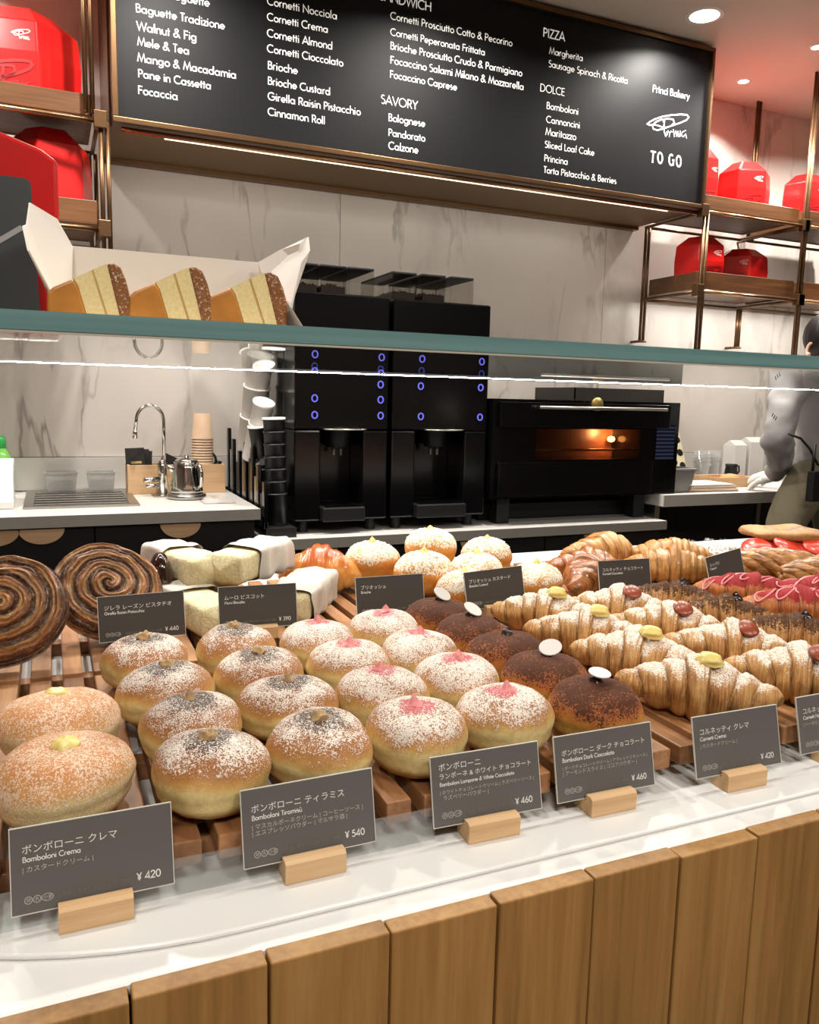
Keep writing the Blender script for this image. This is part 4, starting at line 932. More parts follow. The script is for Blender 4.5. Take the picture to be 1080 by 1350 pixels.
# ---------------------------------------------------------------- pastry materials
def dough(name, bands, sugar=None, sug=(0, 0), centre=None, csize=.0, scale=1.0, rough=.5, red=None, redr=0, zj=.012, hz=.056, nscale=860, spec=.5, smix=.82, cthr=.4):
    """round pastry: colour by height, speckled dusting that is dense on top, a second dusting round the centre"""
    g = G(name); o = g.obj(); w = g.math('MULTIPLY', g.n('ObjectInfo', out=5), 37.0)
    s = g.n('SeparateXYZ', {0: o}); z = s
    zc = g.n('SeparateXYZ', {0: o}, out=2); xc = g.n('SeparateXYZ', {0: o}, out=0); yc = g.n('SeparateXYZ', {0: o}, out=1)
    low = g.noise(o, 38, 3, w=w); mid = g.noise(o, 160, 3, w=w); hi = g.noise(o, nscale, 2, .7, w=w)
    zz = g.math('ADD', zc, g.math('MULTIPLY', g.math('SUBTRACT', low, .5), zj))
    col = g.ramp(g.math('DIVIDE', zz, hz), bands)
    col = g.mix(g.rng(mid, .35, .7, 0, .22), col, srgb(112, 58, 20))
    if sugar:
        den = g.rng(zz, sug[0], sug[1], 0, 1, smooth=True)
        thr = g.rng(den, 0, 1, .80, sug[2])
        f = g.rng(g.math('SUBTRACT', g.math('ADD', hi, g.math('ADD', g.math('MULTIPLY', g.math('SUBTRACT', low, .5), .3), g.math('MULTIPLY', g.math('SUBTRACT', mid, .5), .22))), thr), 0, .04)
        col = g.mix(g.math('MULTIPLY', f, smix), col, sugar)
    if centre:
        r = g.math('SQRT', g.math('ADD', g.math('MULTIPLY', xc, xc), g.math('MULTIPLY', yc, yc)))
        rr = g.math('ADD', r, g.math('MULTIPLY', g.math('SUBTRACT', low, .5), .03))
        h2 = g.noise(o, nscale * .9, 2, .7, w=g.math('ADD', w, 9))
        d = g.rng(rr, csize * .35, csize, 1, 0, smooth=True)
        up = g.rng(zc, hz * .6, hz * .75)
        f = g.math('MULTIPLY', g.rng(g.math('SUBTRACT', h2, g.rng(d, 0, 1, .85, cthr)), 0, .03), up)
        col = g.mix(g.math('MULTIPLY', f, .96), col, centre)
    return g.pbsdf(col, rough, bump=g.math('ADD', g.math('MULTIPLY', hi, .5), mid), bs=.45, bd=.0012, Specular_IOR_Level=.3)
BANDS = [(0, srgb(160, 108, 50)), (.10, srgb(194, 150, 84)), (.20, srgb(222, 196, 134)), (.46, srgb(228, 206, 142)), (.55, srgb(206, 160, 92)), (.65, srgb(172, 116, 60)), (.8, srgb(142, 88, 44)), (1, srgb(128, 76, 38))]
BANDS_C = [(0, srgb(150, 112, 66)), (.18, srgb(206, 184, 134)), (.46, srgb(222, 200, 144)), (.57, srgb(212, 158, 98)), (.8, srgb(198, 132, 78)), (1, srgb(204, 144, 98))]
SUG = srgb(236, 228, 218)
M_CREMA = dough('sugared_bun', BANDS_C, srgb(242, 222, 200), (-.02, .03, .50), rough=.6, smix=.7)
M_TIRA = dough('tiramisu_bun', BANDS, SUG, (.016, .050, .465), centre=srgb(34, 22, 16), csize=.040, cthr=.455, zj=.018)
M_LAMP_ = dough('raspberry_bun', BANDS, SUG, (.014, .044, .44), centre=srgb(178, 58, 74), csize=.026, cthr=.43, zj=.018)
M_DARK = dough('cocoa_bun', [(0, srgb(170, 108, 46)), (.12, srgb(206, 160, 84)), (.36, srgb(214, 172, 88)), (.50, srgb(190, 122, 54)), (.62, srgb(160, 92, 50)), (1, srgb(120, 66, 40))], srgb(70, 37, 20), (.010, .050, .36), nscale=640, zj=.02, rough=.85, smix=.95)
M_BRIO = dough('custard_brioche', [(0, srgb(190, 124, 52)), (.2, srgb(214, 156, 74)), (.5, srgb(212, 142, 62)), (.7, srgb(208, 142, 66)), (1, srgb(214, 158, 86))], srgb(240, 235, 222), (.026, .046, .44), nscale=380, zj=.010, smix=.85)
M_CUSTARD = mat('custard', (230, 208, 126), .35, var=.05, Subsurface_Weight=.1)
M_PINK = mat('pink_cream', (226, 140, 138), .4, var=.1, scale=200)
M_MASC = mat('dusted_cream', (170, 138, 96), .7, var=.5, scale=260)
M_ALMOND = mat('white_chocolate_disc', (232, 228, 222), .4, var=.02)

def bun_mesh(name, m, seed, a=.044, h=.056, squash=1.0, wavy=.0026):
    rnd = random.Random(seed); o1 = Vector((rnd.random() * 50, rnd.random() * 50, seed))
    ph = rnd.random() * 6.28
    def f(u, v):
        th = 2 * PI * u; ph2 = -PI / 2 + PI * v
        c, s = math.cos(ph2), math.sin(ph2)
        r = a * (abs(c) ** .80); z = h / 2 * (1 if s > 0 else -1) * abs(s) ** .92
        z = max(z, -h / 2 * .86)
        r *= 1 - .035 * math.exp(-((z / h + .10) / .07) ** 2)
        r *= 1 + .04 * math.cos(2 * th + ph) * squash + .02 * math.cos(3 * th - ph)
        p = Vector((r * math.cos(th), r * math.sin(th), z))
        n = noise.noise(p * 26 + o1) * wavy + noise.noise(p * 75 + o1) * wavy * .35 + noise.noise(p * 240 + o1) * wavy * .12
        p += p.normalized() * n
        p.z += h * .43
        if s < -.5: p.z = max(p.z, 0)
        return tuple(p)
    return MB().grid(f, 52, 34, True).mesh(name, m, True)
def blob(name, m, r, h, seed, peak=0.0, rough_=.0012):
    def f(u, v):
        th = 2 * PI * u; q = v
        rr = r * math.sqrt(max(0, 1 - q ** 1.8)); z = h * q
        if peak: rr = r * (1 - q) ** .75 * (1 + .0); z = h * q + peak * max(0, q - .55) ** 1.3
        p = Vector((rr * math.cos(th), rr * math.sin(th), z)); p += Vector((p.x, p.y, 0)) * (noise.noise(p * 190 + Vector((seed, 0, 0))) * .35)
        p.z += noise.noise(p * 240 + Vector((0, seed, 0))) * rough_ * 1.2 - .001
        return tuple(p)
    return MB().grid(f, 22, 10, True).mesh(name, m, True)

WAYS = ['nearest the customer', 'second', 'third', 'fourth', 'rearmost']
def bun_row(kind, meshes, tops, pts, labels, group, tilt=.06, scale=None, topz=.0525):
    for i, (x, y) in enumerate(pts):
        rnd = random.Random(hash_(kind) + i * 7 + int(x * 1000))
        t = thing(kind, labels[i], 'bun', (x, y, TT + .0006), group)
        s = scale[i] if scale else 1.0; t.scale = (s, s, s)
        rx = rnd.uniform(-tilt * .3, tilt); t.rotation_euler = (rx * .5, rnd.uniform(-tilt, tilt) * .4, rnd.uniform(-.5, .5))
        t.location.z += abs(rx) * .008 + .0008
        o = place(meshes[(i + hash_(kind)) % len(meshes)], 'bun_crust', t, local=True)
        if tops:
            nm, ml = tops; p = place(ml[i % len(ml)], nm, t, local=True); p.location = (rnd.uniform(-.003, .003), rnd.uniform(-.003, .003), topz - .0015); p.rotation_euler = (0, 0, rnd.random() * 6)
def hash_(s): return sum(ord(c) * (i + 1) for i, c in enumerate(s)) % 97
B = lambda m, n=3, **k: [bun_mesh('bun_crust', m, hash_(m.name) + i * 5, **k) for i in range(n)]
cr = B(M_CREMA, 2, a=.0475, h=.057); ti = B(M_TIRA, 4); la = B(M_LAMP_, 4, a=.043); da = B(M_DARK, 3, a=.0445)
bun_row('custard_doughnut', cr, ('custard_dot', [blob('custard_dot', M_CUSTARD, .0105, .0065, 1), blob('custard_dot', M_CUSTARD, .0095, .006, 2)]), [(.0, .606), (-.003, .712)],
        ['sugared bun with a yellow custard dot, directly behind the leftmost price card', 'sugared bun with a yellow custard dot, behind the other one on the left tray'], 'sugared custard buns', topz=.0535)
tt = [blob('cream_peak', M_MASC, .0075, .008, 3, 0, .003), blob('cream_peak', M_MASC, .0065, .009, 4, .003, .003), blob('cream_peak', M_MASC, .008, .007, 6, 0, .003)]
def labs(what, side): return ['%s, %s in the %s row' % (what, w, side) for w in WAYS]
bun_row('tiramisu_doughnut', ti, ('cream_peak', tt), [(.100, .582), (.098, .665), (.089, .758), (.080, .856)], labs('cocoa and sugar dusted bun', 'left tiramisu'), 'tiramisu buns')
bun_row('tiramisu_doughnut', ti[::-1], ('cream_peak', tt), [(.186, .590), (.186, .682), (.181, .770), (.176, .864)], labs('cocoa and sugar dusted bun', 'right tiramisu'), 'tiramisu buns')
pk = [blob('pink_peak', M_PINK, .0095, .007, 3, .010, .0006), blob('pink_peak', M_PINK, .0085, .009, 5, .005, .0006), blob('pink_peak', M_PINK, .0095, .006, 8, .013, .0006)]
bun_row('raspberry_doughnut', la, ('pink_peak', pk), [(.270, .587), (.274, .677), (.274, .766), (.266, .853)], labs('sugar dusted bun with a pink cream peak', 'left raspberry'), 'raspberry buns')
bun_row('raspberry_doughnut', la[::-1], ('pink_peak', pk), [(.358, .594), (.358, .686), (.358, .778), (.354, .868)], labs('sugar dusted bun with a pink cream peak', 'right raspberry'), 'raspberry buns')
bun_row('cocoa_doughnut', da, None, [(.447, .583), (.445, .664), (.446, .742), (.444, .820), (.440, .900)], labs('cocoa dusted dark bun', 'dark chocolate'), 'dark chocolate buns')
# white discs on the dark buns
mb = MB().lathe([(.001, -.0007), (.0108, -.0007), (.0112, 0), (.0108, .0007), (.001, .0007)], 24)
dm = mb.mesh('almond_slice', M_ALMOND, False); choc = blob('chocolate_drop', mat('dark_chocolate_drop', (44, 24, 18), .3), .007, .008, 9)
for o in [q for q in C.objects if q.type == 'EMPTY' and q.name.startswith('cocoa_doughnut')]:
    i = int(o.name.split('.')[-1]) if '.' in o.name else 0
    p = place(choc, 'chocolate_drop', o, local=True); p.location = (0, 0, .0505)
    if i == 2: continue
    p = place(dm, 'almond_slice', o, local=True); p.location = (.002, -.003, .0605); p.rotation_euler = ((.25, .75, 0, .7, .75)[i], (.1, -.2, 0, .45, .4)[i], -o.rotation_euler.z); p.scale = (1.0, .8, 1) if i == 0 else (1.15, .8, 1)

# ---------------------------------------------------------------- croissants
def crust(name, base, ridge, dust=None, dcut=.45, dz=(.02, .045), drough=.5, rough=.38, nscale=700, coat=.15, dscale=None, stripes=.55):
    g = G(name); o = g.obj(); w = g.math('MULTIPLY', g.n('ObjectInfo', out=5), 37.0)
    uv = g.n('UVMap'); u = g.n('SeparateXYZ', {0: uv}, out=0); v = g.n('SeparateXYZ', {0: uv}, out=1)
    zc = g.n('SeparateXYZ', {0: o}, out=2)
    low = g.noise(o, 45, 3, w=w); mid = g.noise(o, 170, 3, .6, w=w); hi = g.noise(o, nscale, 2, .7, w=w)
    crease = g.rng(g.math('ABSOLUTE', g.math('SUBTRACT', u, .5)), .33, .5, 0, 1, smooth=True)
    uvs = g.n('CombineXYZ', {0: g.math('MULTIPLY', zc, 30.0), 1: g.math('MULTIPLY', v, 62.0), 2: w})
    lam = g.noise(uvs, 1.6, 3, .55, dist=.5)
    col = g.mix(g.rng(lam, .38, .62), srgb(*base), srgb(*ridge))
    col = g.mix(g.rng(mid, .42, .75, 0, .55), col, srgb(*[int(c * .62) for c in ridge]))
    col = g.mix(g.rng(low, .35, .7, 0, .5), col, srgb(*base))
    col = g.mix(g.math('MULTIPLY', crease, .75), col, srgb(*[int(c * .55) for c in ridge]))
    # pale inner layers low on the sides
    side = g.rng(zc, .004, .022, .55, 0)
    col = g.mix(side, col, srgb(214, 168, 100))
    if dust:
        zz = g.math('ADD', zc, g.math('MULTIPLY', g.math('SUBTRACT', low, .5), .03))
        d = g.rng(zz, dz[0], dz[1], 0, 1, smooth=True)
        nzc = g.n('SeparateXYZ', {0: g.n('NewGeometry', out=1)}, out=2); d = g.math('MULTIPLY', d, g.rng(nzc, .1, .75))
        f = g.rng(g.math('SUBTRACT', g.math('ADD', hi, g.math('MULTIPLY', g.math('SUBTRACT', mid, .5), .3)), g.rng(d, 0, 1, .86, dcut)), 0, .06)
        col = g.mix(g.math('MULTIPLY', f, .93), col, srgb(*dust)); rough = g.rng(f, 0, 1, rough, .85)
    return g.pbsdf(col, rough, bump=g.math('ADD', g.math('MULTIPLY', lam, 1.2), g.math('MULTIPLY', hi, .4)), bs=.6, bd=.0016, Coat_Weight=0 if dust else coat, Specular_IOR_Level=.3 if dust else .5)
def croissant_mesh(name, m, seed, L=.15, R=.031, bands=7, bend=.018, flat=.88, taper=1.9, ridge=.10, tw=.35, step=.0):
    rnd = random.Random(seed); off = Vector((seed * 3.1, rnd.random() * 9, 0))
    ed = [-1.0]; base = [2 * k / bands - 1 for k in range(bands + 1)]
    ed = [b if abs(b) == 1 else b + rnd.uniform(-.05, .05) for b in base]
    def f(u, v):
        th = 2 * PI * u; s = 2 * v - 1
        sk = s + tw * .10 * math.sin(th + 1.0) * (1 if s < 0 else -1) * min(1, abs(s) * 4)
        sk = max(-.9999, min(.9999, sk)); k = 0
        while k < bands - 1 and sk > ed[k + 1]: k += 1
        q = (sk - ed[k]) / (ed[k + 1] - ed[k])
        prof = (1 - abs(s) ** taper * .78)
        cap = math.sqrt(max(0, 1 - max(0, (abs(s) - .90) / .10) ** 2))
        lob = math.sqrt(max(0, 1 - (2 * q - 1) ** 2 * .93))
        mid_ = 1 + .10 * (1 if abs((ed[k] + ed[k + 1]) / 2) < .2 else 0)
        r = R * prof * (1 - ridge * 1.4 + ridge * 1.9 * lob) * mid_ * cap
        p = Vector((0, r * math.cos(th), r * flat * math.sin(th)))
        p += Vector((0, p.y, p.z)) * (noise.noise(Vector((s * 5, math.cos(th) * 1.3, math.sin(th) * 1.3 + seed)) + off) * .16 + noise.noise(Vector((s * 34, math.cos(th) * 2.2, math.sin(th) * 2.2)) + off) * .05)
        x = s * L / 2; p.x = x; p.y += bend * (x / (L / 2)) ** 2 * 1.0
        base_z = R * flat * .90 * (1 - .30 * abs(s) ** 2)
        p.z += base_z
        if p.z < .0: p.z = p.z * .12 + .0002
        p.z = max(p.z, 0.0); qs.append((q, v))
        return tuple(p)
    qs = []; mb = MB().grid(f, 36, 150, True); mb.uv = {i: c for i, c in enumerate(qs)}
    return mb.mesh(name, m, True)
M_CRP = crust('powdered_croissant', (212, 166, 104), (166, 104, 52), (238, 231, 222), .43, (.004, .046), nscale=820, rough=.5)
M_CRO = crust('plain_croissant', (216, 162, 92), (166, 100, 44), rough=.3, coat=.3)
M_CRC = crust('cocoa_croissant', (200, 148, 84), (146, 90, 46), (62, 32, 18), .34, (.014, .046), nscale=520)
M_CRR = crust('raspberry_croissant', (200, 128, 70), (168, 88, 50), (150, 34, 44), .15, (.030, .040), nscale=500)
M_GLAZ = crust('glazed_croissant', (196, 122, 58), (132, 66, 26), rough=.2, coat=.6)
M_BRR = crust('milk_roll', (224, 162, 86), (204, 112, 44), rough=.25, coat=.5)
g = G('smooth_roll'); o = g.obj(); zc = g.n('SeparateXYZ', {0: o}, out=2); lw = g.noise(o, 40, 3)
M_BRR = g.pbsdf(g.ramp(g.math('ADD', g.math('DIVIDE', zc, .075), g.math('MULTIPLY', g.math('SUBTRACT', lw, .5), .5)), [(.1, srgb(232, 184, 110)), (.45, srgb(226, 150, 70)), (.8, srgb(196, 92, 36))]), .22, Coat_Weight=.5)

def croissant(label, me, x, y, z=None, rz=0, rx=0, ry=0, name='croissant', cat='croissant', group=None, s=1.0):
    t = thing(name, label, cat, (x, y, (TT if z is None else z) + .0006), group)
    t.rotation_euler = (rx, ry, rz); t.scale = (s, s, s)
    place(me, 'crust', t, local=True); return t
cm = [croissant_mesh('crust', M_CRP, 11 + i, L=.164, R=.0335, ridge=.13, tw=.8, taper=1.35, bands=7) for i in range(3)]
cust = blob('custard_filling', M_CUSTARD, .011, .010, 12); disc = MB().lathe([(.001, -.002), (.011, -.002), (.0125, 0), (.011, .002), (.001, .0022)], 22).mesh('nut_disc', mat('hazelnut_glaze', (140, 62, 36), .3), True)
for i, (x, y) in enumerate(((.578, .592), (.585, .690), (.585, .785), (.590, .880))):
    t = croissant('sugar dusted croissant with custard, %s of its row' % WAYS[i if i < 3 else 4], cm[i % 3], x, y, rz=-PI / 4 + (.05, -.06, .04, 0)[i], group='sugar dusted custard croissants')
    p = place(cust, 'custard_filling', t, local=True); p.location = (.014 if i else .010, -.008, .058); p.scale = (1.15, .85, .9); p.rotation_euler = (.35, .2, 0)
for i, (x, y) in enumerate(((.712, .582), (.712, .680), (.706, .776), (.702, .868))):
    t = croissant('sugar dusted croissant with a brown glaze disc, %s of its row' % WAYS[i if i < 3 else 4], cm[(i + 1) % 3], x, y, rz=-PI / 4 + (-.03, .05, 0, .03)[i], group='sugar dusted hazelnut croissants')
    p = place(disc, 'nut_disc', t, local=True); p.location = (.014, -.015, .056); p.rotation_euler = (.5, .25, 0)
cc = [croissant_mesh('crust', M_CRC, 21 + i, L=.145, R=.032) for i in range(2)]
drop = blob('chocolate_drop', mat('glossy_chocolate', (38, 22, 18), .15), .009, .010, 4, .004)
for i, (x, y) in enumerate(((.835, .590), (.822, .690), (.812, .790), (.805, .880))):
    t = croissant('cocoa coated croissant with a chocolate drop, %s of its row' % WAYS[i if i < 3 else 4], cc[i % 2], x, y, rz=-PI / 4 + (.1, -.03, .05, 0)[i], group='cocoa coated croissants')
    p = place(drop, 'chocolate_drop', t, local=True); p.location = (.010, .0, .052)
cx2 = [croissant_mesh('crust', M_CRR, 31 + i, L=.17, R=.031, ridge=.06) for i in range(2)]
M_ICE = mat('pink_icing', (232, 134, 140), .35, var=.05)
def squiggle(seed):
    rnd = random.Random(seed); pts = []
    for k in range(90):
        q = k / 89; x = -.055 + .11 * q + .020 * math.sin(q * 27 + seed); y = .019 * math.cos(q * 27 + seed * .7) + .004 * math.sin(q * 13)
        h = .0275 * (1 - abs(x / .085) ** 1.9 * .8) * 1.0
        yy = y - .018 * (x / .085) ** 2; z = .0275 * (1 - .3 * (x / .085) ** 2) * .92 + h * .93 * math.sqrt(max(.05, 1 - (y / max(.012, h * 1.12)) ** 2)) + .0012
        pts.append((x, y + .018 * (x / .085) ** 2, z))
    return MB().tube(pts, .0014, 6).mesh('icing', M_ICE, True)
for i, (x, y, z, rz) in enumerate(((.965, .80, TT, -.62), (.965, .895, TT, -.70), (1.06, .845, TT, -.6))):
    t = croissant('raspberry dusted croissant with pink icing squiggles, %s' % ('by the right frame edge', 'behind the cocoa croissants', 'farther right, cut off by the frame')[i], cx2[i % 2], x, y, z, rz=rz, group='raspberry iced croissants')
    place(squiggle(i + 2), 'icing', t, local=True)
co = [croissant_mesh('crust', M_CRO, 41 + i, L=.165, R=.035, bands=9, bend=.03) for i in range(3)]
for (lab, k, x, y, dz, rz, ry) in (('plain golden croissant at the rear left, above the croissant card', 0, .940, 1.215, .004, .05, 0), ('plain golden croissant between the croissant card and the tilted card', 1, .970, 1.075, .0, -.55, 0),
                               ('plain golden croissant at the rear right of the other two', 2, 1.045, 1.155, 0, -.5, 0)):
    croissant(lab, co[k], x, y, TT + dz, rz=rz, ry=ry, group='plain golden croissants')
cg = croissant_mesh('crust', M_GLAZ, 51, L=.15, R=.034, bands=7)
croissant('dark glazed croissant half hidden by the croissant price card', cg, .785, 1.06, rz=.9, group='glazed croissants')
croissant('dark glazed croissant behind the croissant price card', cg, .85, 1.15, TT + .0, rz=-.25, group='glazed croissants', s=.9)

# twisted pastries
g = G('twisted_pastry'); o = g.obj((18, 260, 260)); n1 = g.noise(o, 1.0, 4, .6, dist=.5); n2 = g.noise(g.obj(), 60, 3)
M_TWIST = g.pbsdf(g.mix(g.rng(n2, .4, .7, 0, .6), g.mix(g.rng(n1, .35, .65), srgb(206, 146, 70), srgb(126, 70, 28)), srgb(92, 48, 20)), .28, bump=n1, bs=.8, bd=.002, Coat_Weight=.5)
def twist_mesh(seed):
    mb = MB(); n = 7
    for k in range(n):
        pts = []; rr = []
        for j in range(46):
            q = j / 45; x = -.08 + .16 * q; env = math.sin(PI * min(1, max(0, q * .94 + .03))) ** .5; a = 2 * PI * k / n + q * 5.2 + seed
            pts.append((x, .021 * env * math.cos(a), .026 + .016 * env * math.sin(a))); rr.append(.0092 * env * (1 + .10 * math.sin(q * 50 + k * 2)) + .0015)
        mb.tube(pts, rr, 12)
    return mb.mesh('twisted_dough', M_TWIST, True)
tw = [twist_mesh(0), twist_mesh(1.3)]
for i, (lab, x, y, z, rz) in enumerate((('dark golden twisted pastry just right of the tilted name card', 1.150, 1.020, TT, -.45), ('dark golden twisted pastry behind the iced croissants', 1.175, .925, TT, -.4), ('dark golden twisted pastry at the right frame edge', 1.31, .97, TT, -.5))):
    t = thing('twisted_pastry', lab, 'pastry', (x, y, z + .001), 'twisted pastries', rz); place(tw[i % 2], 'twisted_dough', t, local=True); t.scale = (1.05, 1.15, 1.15)

# tomato topped sandwich
M_BREADS = crust('flat_bread', (202, 150, 84), (146, 86, 38), rough=.5, coat=0)
def slab(name, m, w, d, h, seed, amp=.004):
    def f(u, v):
        th = 2 * PI * u; ph = -PI / 2 + PI * v; c = abs(math.cos(ph)) ** .45; s = math.sin(ph); s = (1 if s > 0 else -1) * abs(s) ** .7
        cx = (1 if math.cos(th) > 0 else -1) * abs(math.cos(th)) ** .55; sy = (1 if math.sin(th) > 0 else -1) * abs(math.sin(th)) ** .55
        p = Vector((w / 2 * c * cx, d / 2 * c * sy, h / 2 + h / 2 * s)); n = noise.noise(p * 28 + Vector((seed, 0, 0))) * amp + noise.noise(p * 110 + Vector((seed, 0, 0))) * amp * .3
        return tuple(p + (p - Vector((0, 0, h / 2))).normalized() * n + Vector((0, 0, amp)))
    return MB().grid(f, 40, 20, True, uv=True).mesh(name, m, True)
M_TOM = mat('tomato', (206, 62, 44), .22, var=.25, scale=90, Coat_Weight=.5)
t = thing('tomato_sandwich', 'flat bread sandwich with red tomato slices at the upper right of the trays', 'sandwich', (1.31, 1.135, TT + .001), None, -.35)
place(slab('lower_bread', M_BREADS, .17, .10, .030, 3), 'lower_bread', t, local=True)
for k in range(6):
    o = place(MB().lathe([(.001, 0), (.026, 0), (.028, .003), (.026, .006), (.001, .006)], 20).mesh('tomato_slice', M_TOM, True), 'tomato_slice', t, local=True)
    o.location = (-.075 + .03 * k, -.028 + .012 * (k % 2), .034 + .002 * (k % 3)); o.rotation_euler = (.45, .2 * (k % 3 - 1), 0)
o = place(slab('upper_bread', M_BREADS, .15, .075, .020, 8, .012), 'upper_bread', t, local=True); o.location = (0, .022, .036); o.rotation_euler = (.12, 0, 0)
t = thing('pizza_slice', 'piece of tomato flat bread cut off by the right frame edge', 'pizza', (1.46, 1.05, TT + .001), None, -.3)
place(slab('bread_base', M_BREADS, .14, .09, .024, 5), 'bread_base', t, local=True)
for k in range(3):
    o = place(MB().lathe([(.001, 0), (.02, 0), (.021, .002), (.019, .005), (.001, .005)], 18).mesh('tomato_slice', M_TOM, True), 'tomato_slice', t, local=True); o.location = (-.04 + .035 * k, -.01 + .01 * (k % 2), .03)

# crumpled clear film behind
t = thing('plastic_film', 'crumpled clear plastic film lying behind the tilted name card', 'plastic film', (1.15, 1.23, TT))
def ff(u, v):
    x = 1.03 + .26 * u; y = 1.15 + .14 * v; e = min(1, 5 * min(u, 1 - u, v, 1 - v))
    return (x, y, TT + .0015 + .03 * e * (.35 + abs(noise.noise(Vector((u * 7, v * 9, 1.0)))) + .5 * abs(noise.noise(Vector((u * 19, v * 23, 2.0))))))
o = MB().grid(ff, 60, 36).build('film_sheet', pane_material('crinkled_film', (.93, .93, .93, 1), 1.45, rough=.06, haze=.14), t, True)

# ---------------------------------------------------------------- swirls
g = G('swirl_glaze'); o = g.obj(); w = g.math('MULTIPLY', g.n('ObjectInfo', out=5), 13.0)
uv = g.n('UVMap'); v_ = g.n('SeparateXYZ', {0: uv}, out=1); u_ = g.n('SeparateXYZ', {0: uv}, out=0)
mid = g.noise(o, 70, 4, .6, w=w); hi = g.noise(o, 300, 3, .6, w=w)
x_ = g.n('SeparateXYZ', {0: o}, out=0); y_ = g.n('SeparateXYZ', {0: o}, out=1)
r_ = g.math('SQRT', g.math('ADD', g.math('MULTIPLY', x_, x_), g.math('MULTIPLY', y_, y_)))
th_ = g.math('DIVIDE', g.math('ARCTAN2', y_, x_), 2 * PI)
PITCH = .0165
ph_ = g.math('FRACT', g.math('ADD', g.math('SUBTRACT', g.math('DIVIDE', g.math('ADD', r_, g.math('MULTIPLY', g.math('SUBTRACT', mid, .5), .0075)), PITCH), th_), 10.0))
c = g.ramp(ph_, [(0, srgb(40, 20, 12)), (.12, srgb(96, 50, 24)), (.28, srgb(214, 158, 92)), (.42, srgb(150, 86, 40)), (.55, srgb(196, 128, 66)), (.7, srgb(128, 70, 34)), (.85, srgb(88, 46, 24)), (1, srgb(44, 22, 14))])
st = g.noise(g.n('CombineXYZ', {0: g.math('MULTIPLY', r_, 900.0), 1: g.math('MULTIPLY', th_, 9.0), 2: w}), 1.0, 3)
c = g.mix(g.rng(st, .42, .62, 0, .55), c, srgb(84, 44, 22)); bigp = g.noise(o, 26, 3, w=w); c = g.mix(g.rng(bigp, .45, .7, 0, .55), c, srgb(52, 28, 18)); c = g.mix(g.rng(hi, .5, .72, 0, .4), c, srgb(226, 180, 120))
M_SWIRL = g.pbsdf(c, .35, bump=g.math('ADD', hi, st), bs=.7, bd=.002, Coat_Weight=.35)
def swirl_mesh(seed, Rm=.064, H=.030):
    def f(u, v):
        th = 2 * PI * u
        if v < .72: r = Rm * (v / .72) * .97; edge = 0
        else: r = Rm * (.97 + .06 * math.sin((v - .72) / .28 * PI)); edge = (v - .72) / .28
        wn = noise.noise(Vector((r * 60 * math.cos(th), r * 60 * math.sin(th), seed))) * .0035
        q = (((r + wn) / PITCH - (u if u <= .5 else u - 1)) % 1.0)
        z = H * (1 - .25 * (r / Rm) ** 2) + (.0065 + .004 * noise.noise(Vector((r * 40 * math.cos(th), r * 40 * math.sin(th), seed + 5)))) * math.sqrt(max(0, 1 - (2 * q - 1) ** 2)) + .0012 * math.sin(q * 19) + .004 * (1 - r / Rm)
        r *= 1 + .04 * math.sin(2 * th + seed) + .02 * noise.noise(Vector((math.cos(th) * 2, math.sin(th) * 2, seed)))
        if edge: z = (H * .78) * (1 - edge) ** 1.0 + .0 + .002 * math.sin(edge * 30)
        p = Vector((r * math.cos(th), r * math.sin(th), max(0, z))); p.z += noise.noise(p * 60 + Vector((seed, 0, 0))) * .002 if not edge else 0
        return tuple(p)
    mb = MB().grid(f, 96, 84, True, uv=True); mb.add([(Rm * .93 * math.cos(2 * PI * k / 48), Rm * .93 * math.sin(2 * PI * k / 48), 0) for k in range(48)], [tuple(range(48))])
    return mb.mesh('swirl_dough', M_SWIRL, True)
sw = [swirl_mesh(1), swirl_mesh(3), swirl_mesh(5)]
def swirl(lab, k, x, y, z, tilt, rz, s=1.0):
    t = thing('swirl_pastry', lab, 'pastry', (x, y, z), 'raisin pistachio swirls'); t.rotation_euler = (tilt, 0, rz); t.scale = (s, s, s)
    place(sw[k], 'swirl_dough', t, local=True)
zc_ = lambda tilt, R=.071: TT + R * math.sin(tilt)
swirl('dark raisin swirl leaning up at the left frame edge', 0, -.056, .990, TT + .0535, .95, -.1)
swirl('glossy raisin swirl leaning up behind the 440 yen card', 1, .056, 1.068, TT + .0485, .85, .10)
t = thing('glazed_roll', 'small dark glossy roll peeping out right of the leaning swirls', 'pastry', (.130, 1.145, TT + .001))
def gr_(u, v):
    a = 2 * PI * u; b = PI * v; return (.019 * math.sin(b) * math.cos(a), .024 * math.sin(b) * math.sin(a), .043 - .043 * math.cos(b) + .002 * math.sin(a * 3) * math.sin(b))
MB().grid(gr_, 24, 18, True).build('glazed_crust', mat('dark_caramel_glaze', (46, 24, 16), .12, var=.6, scale=60, Coat_Weight=1.0), t, True, local=True)

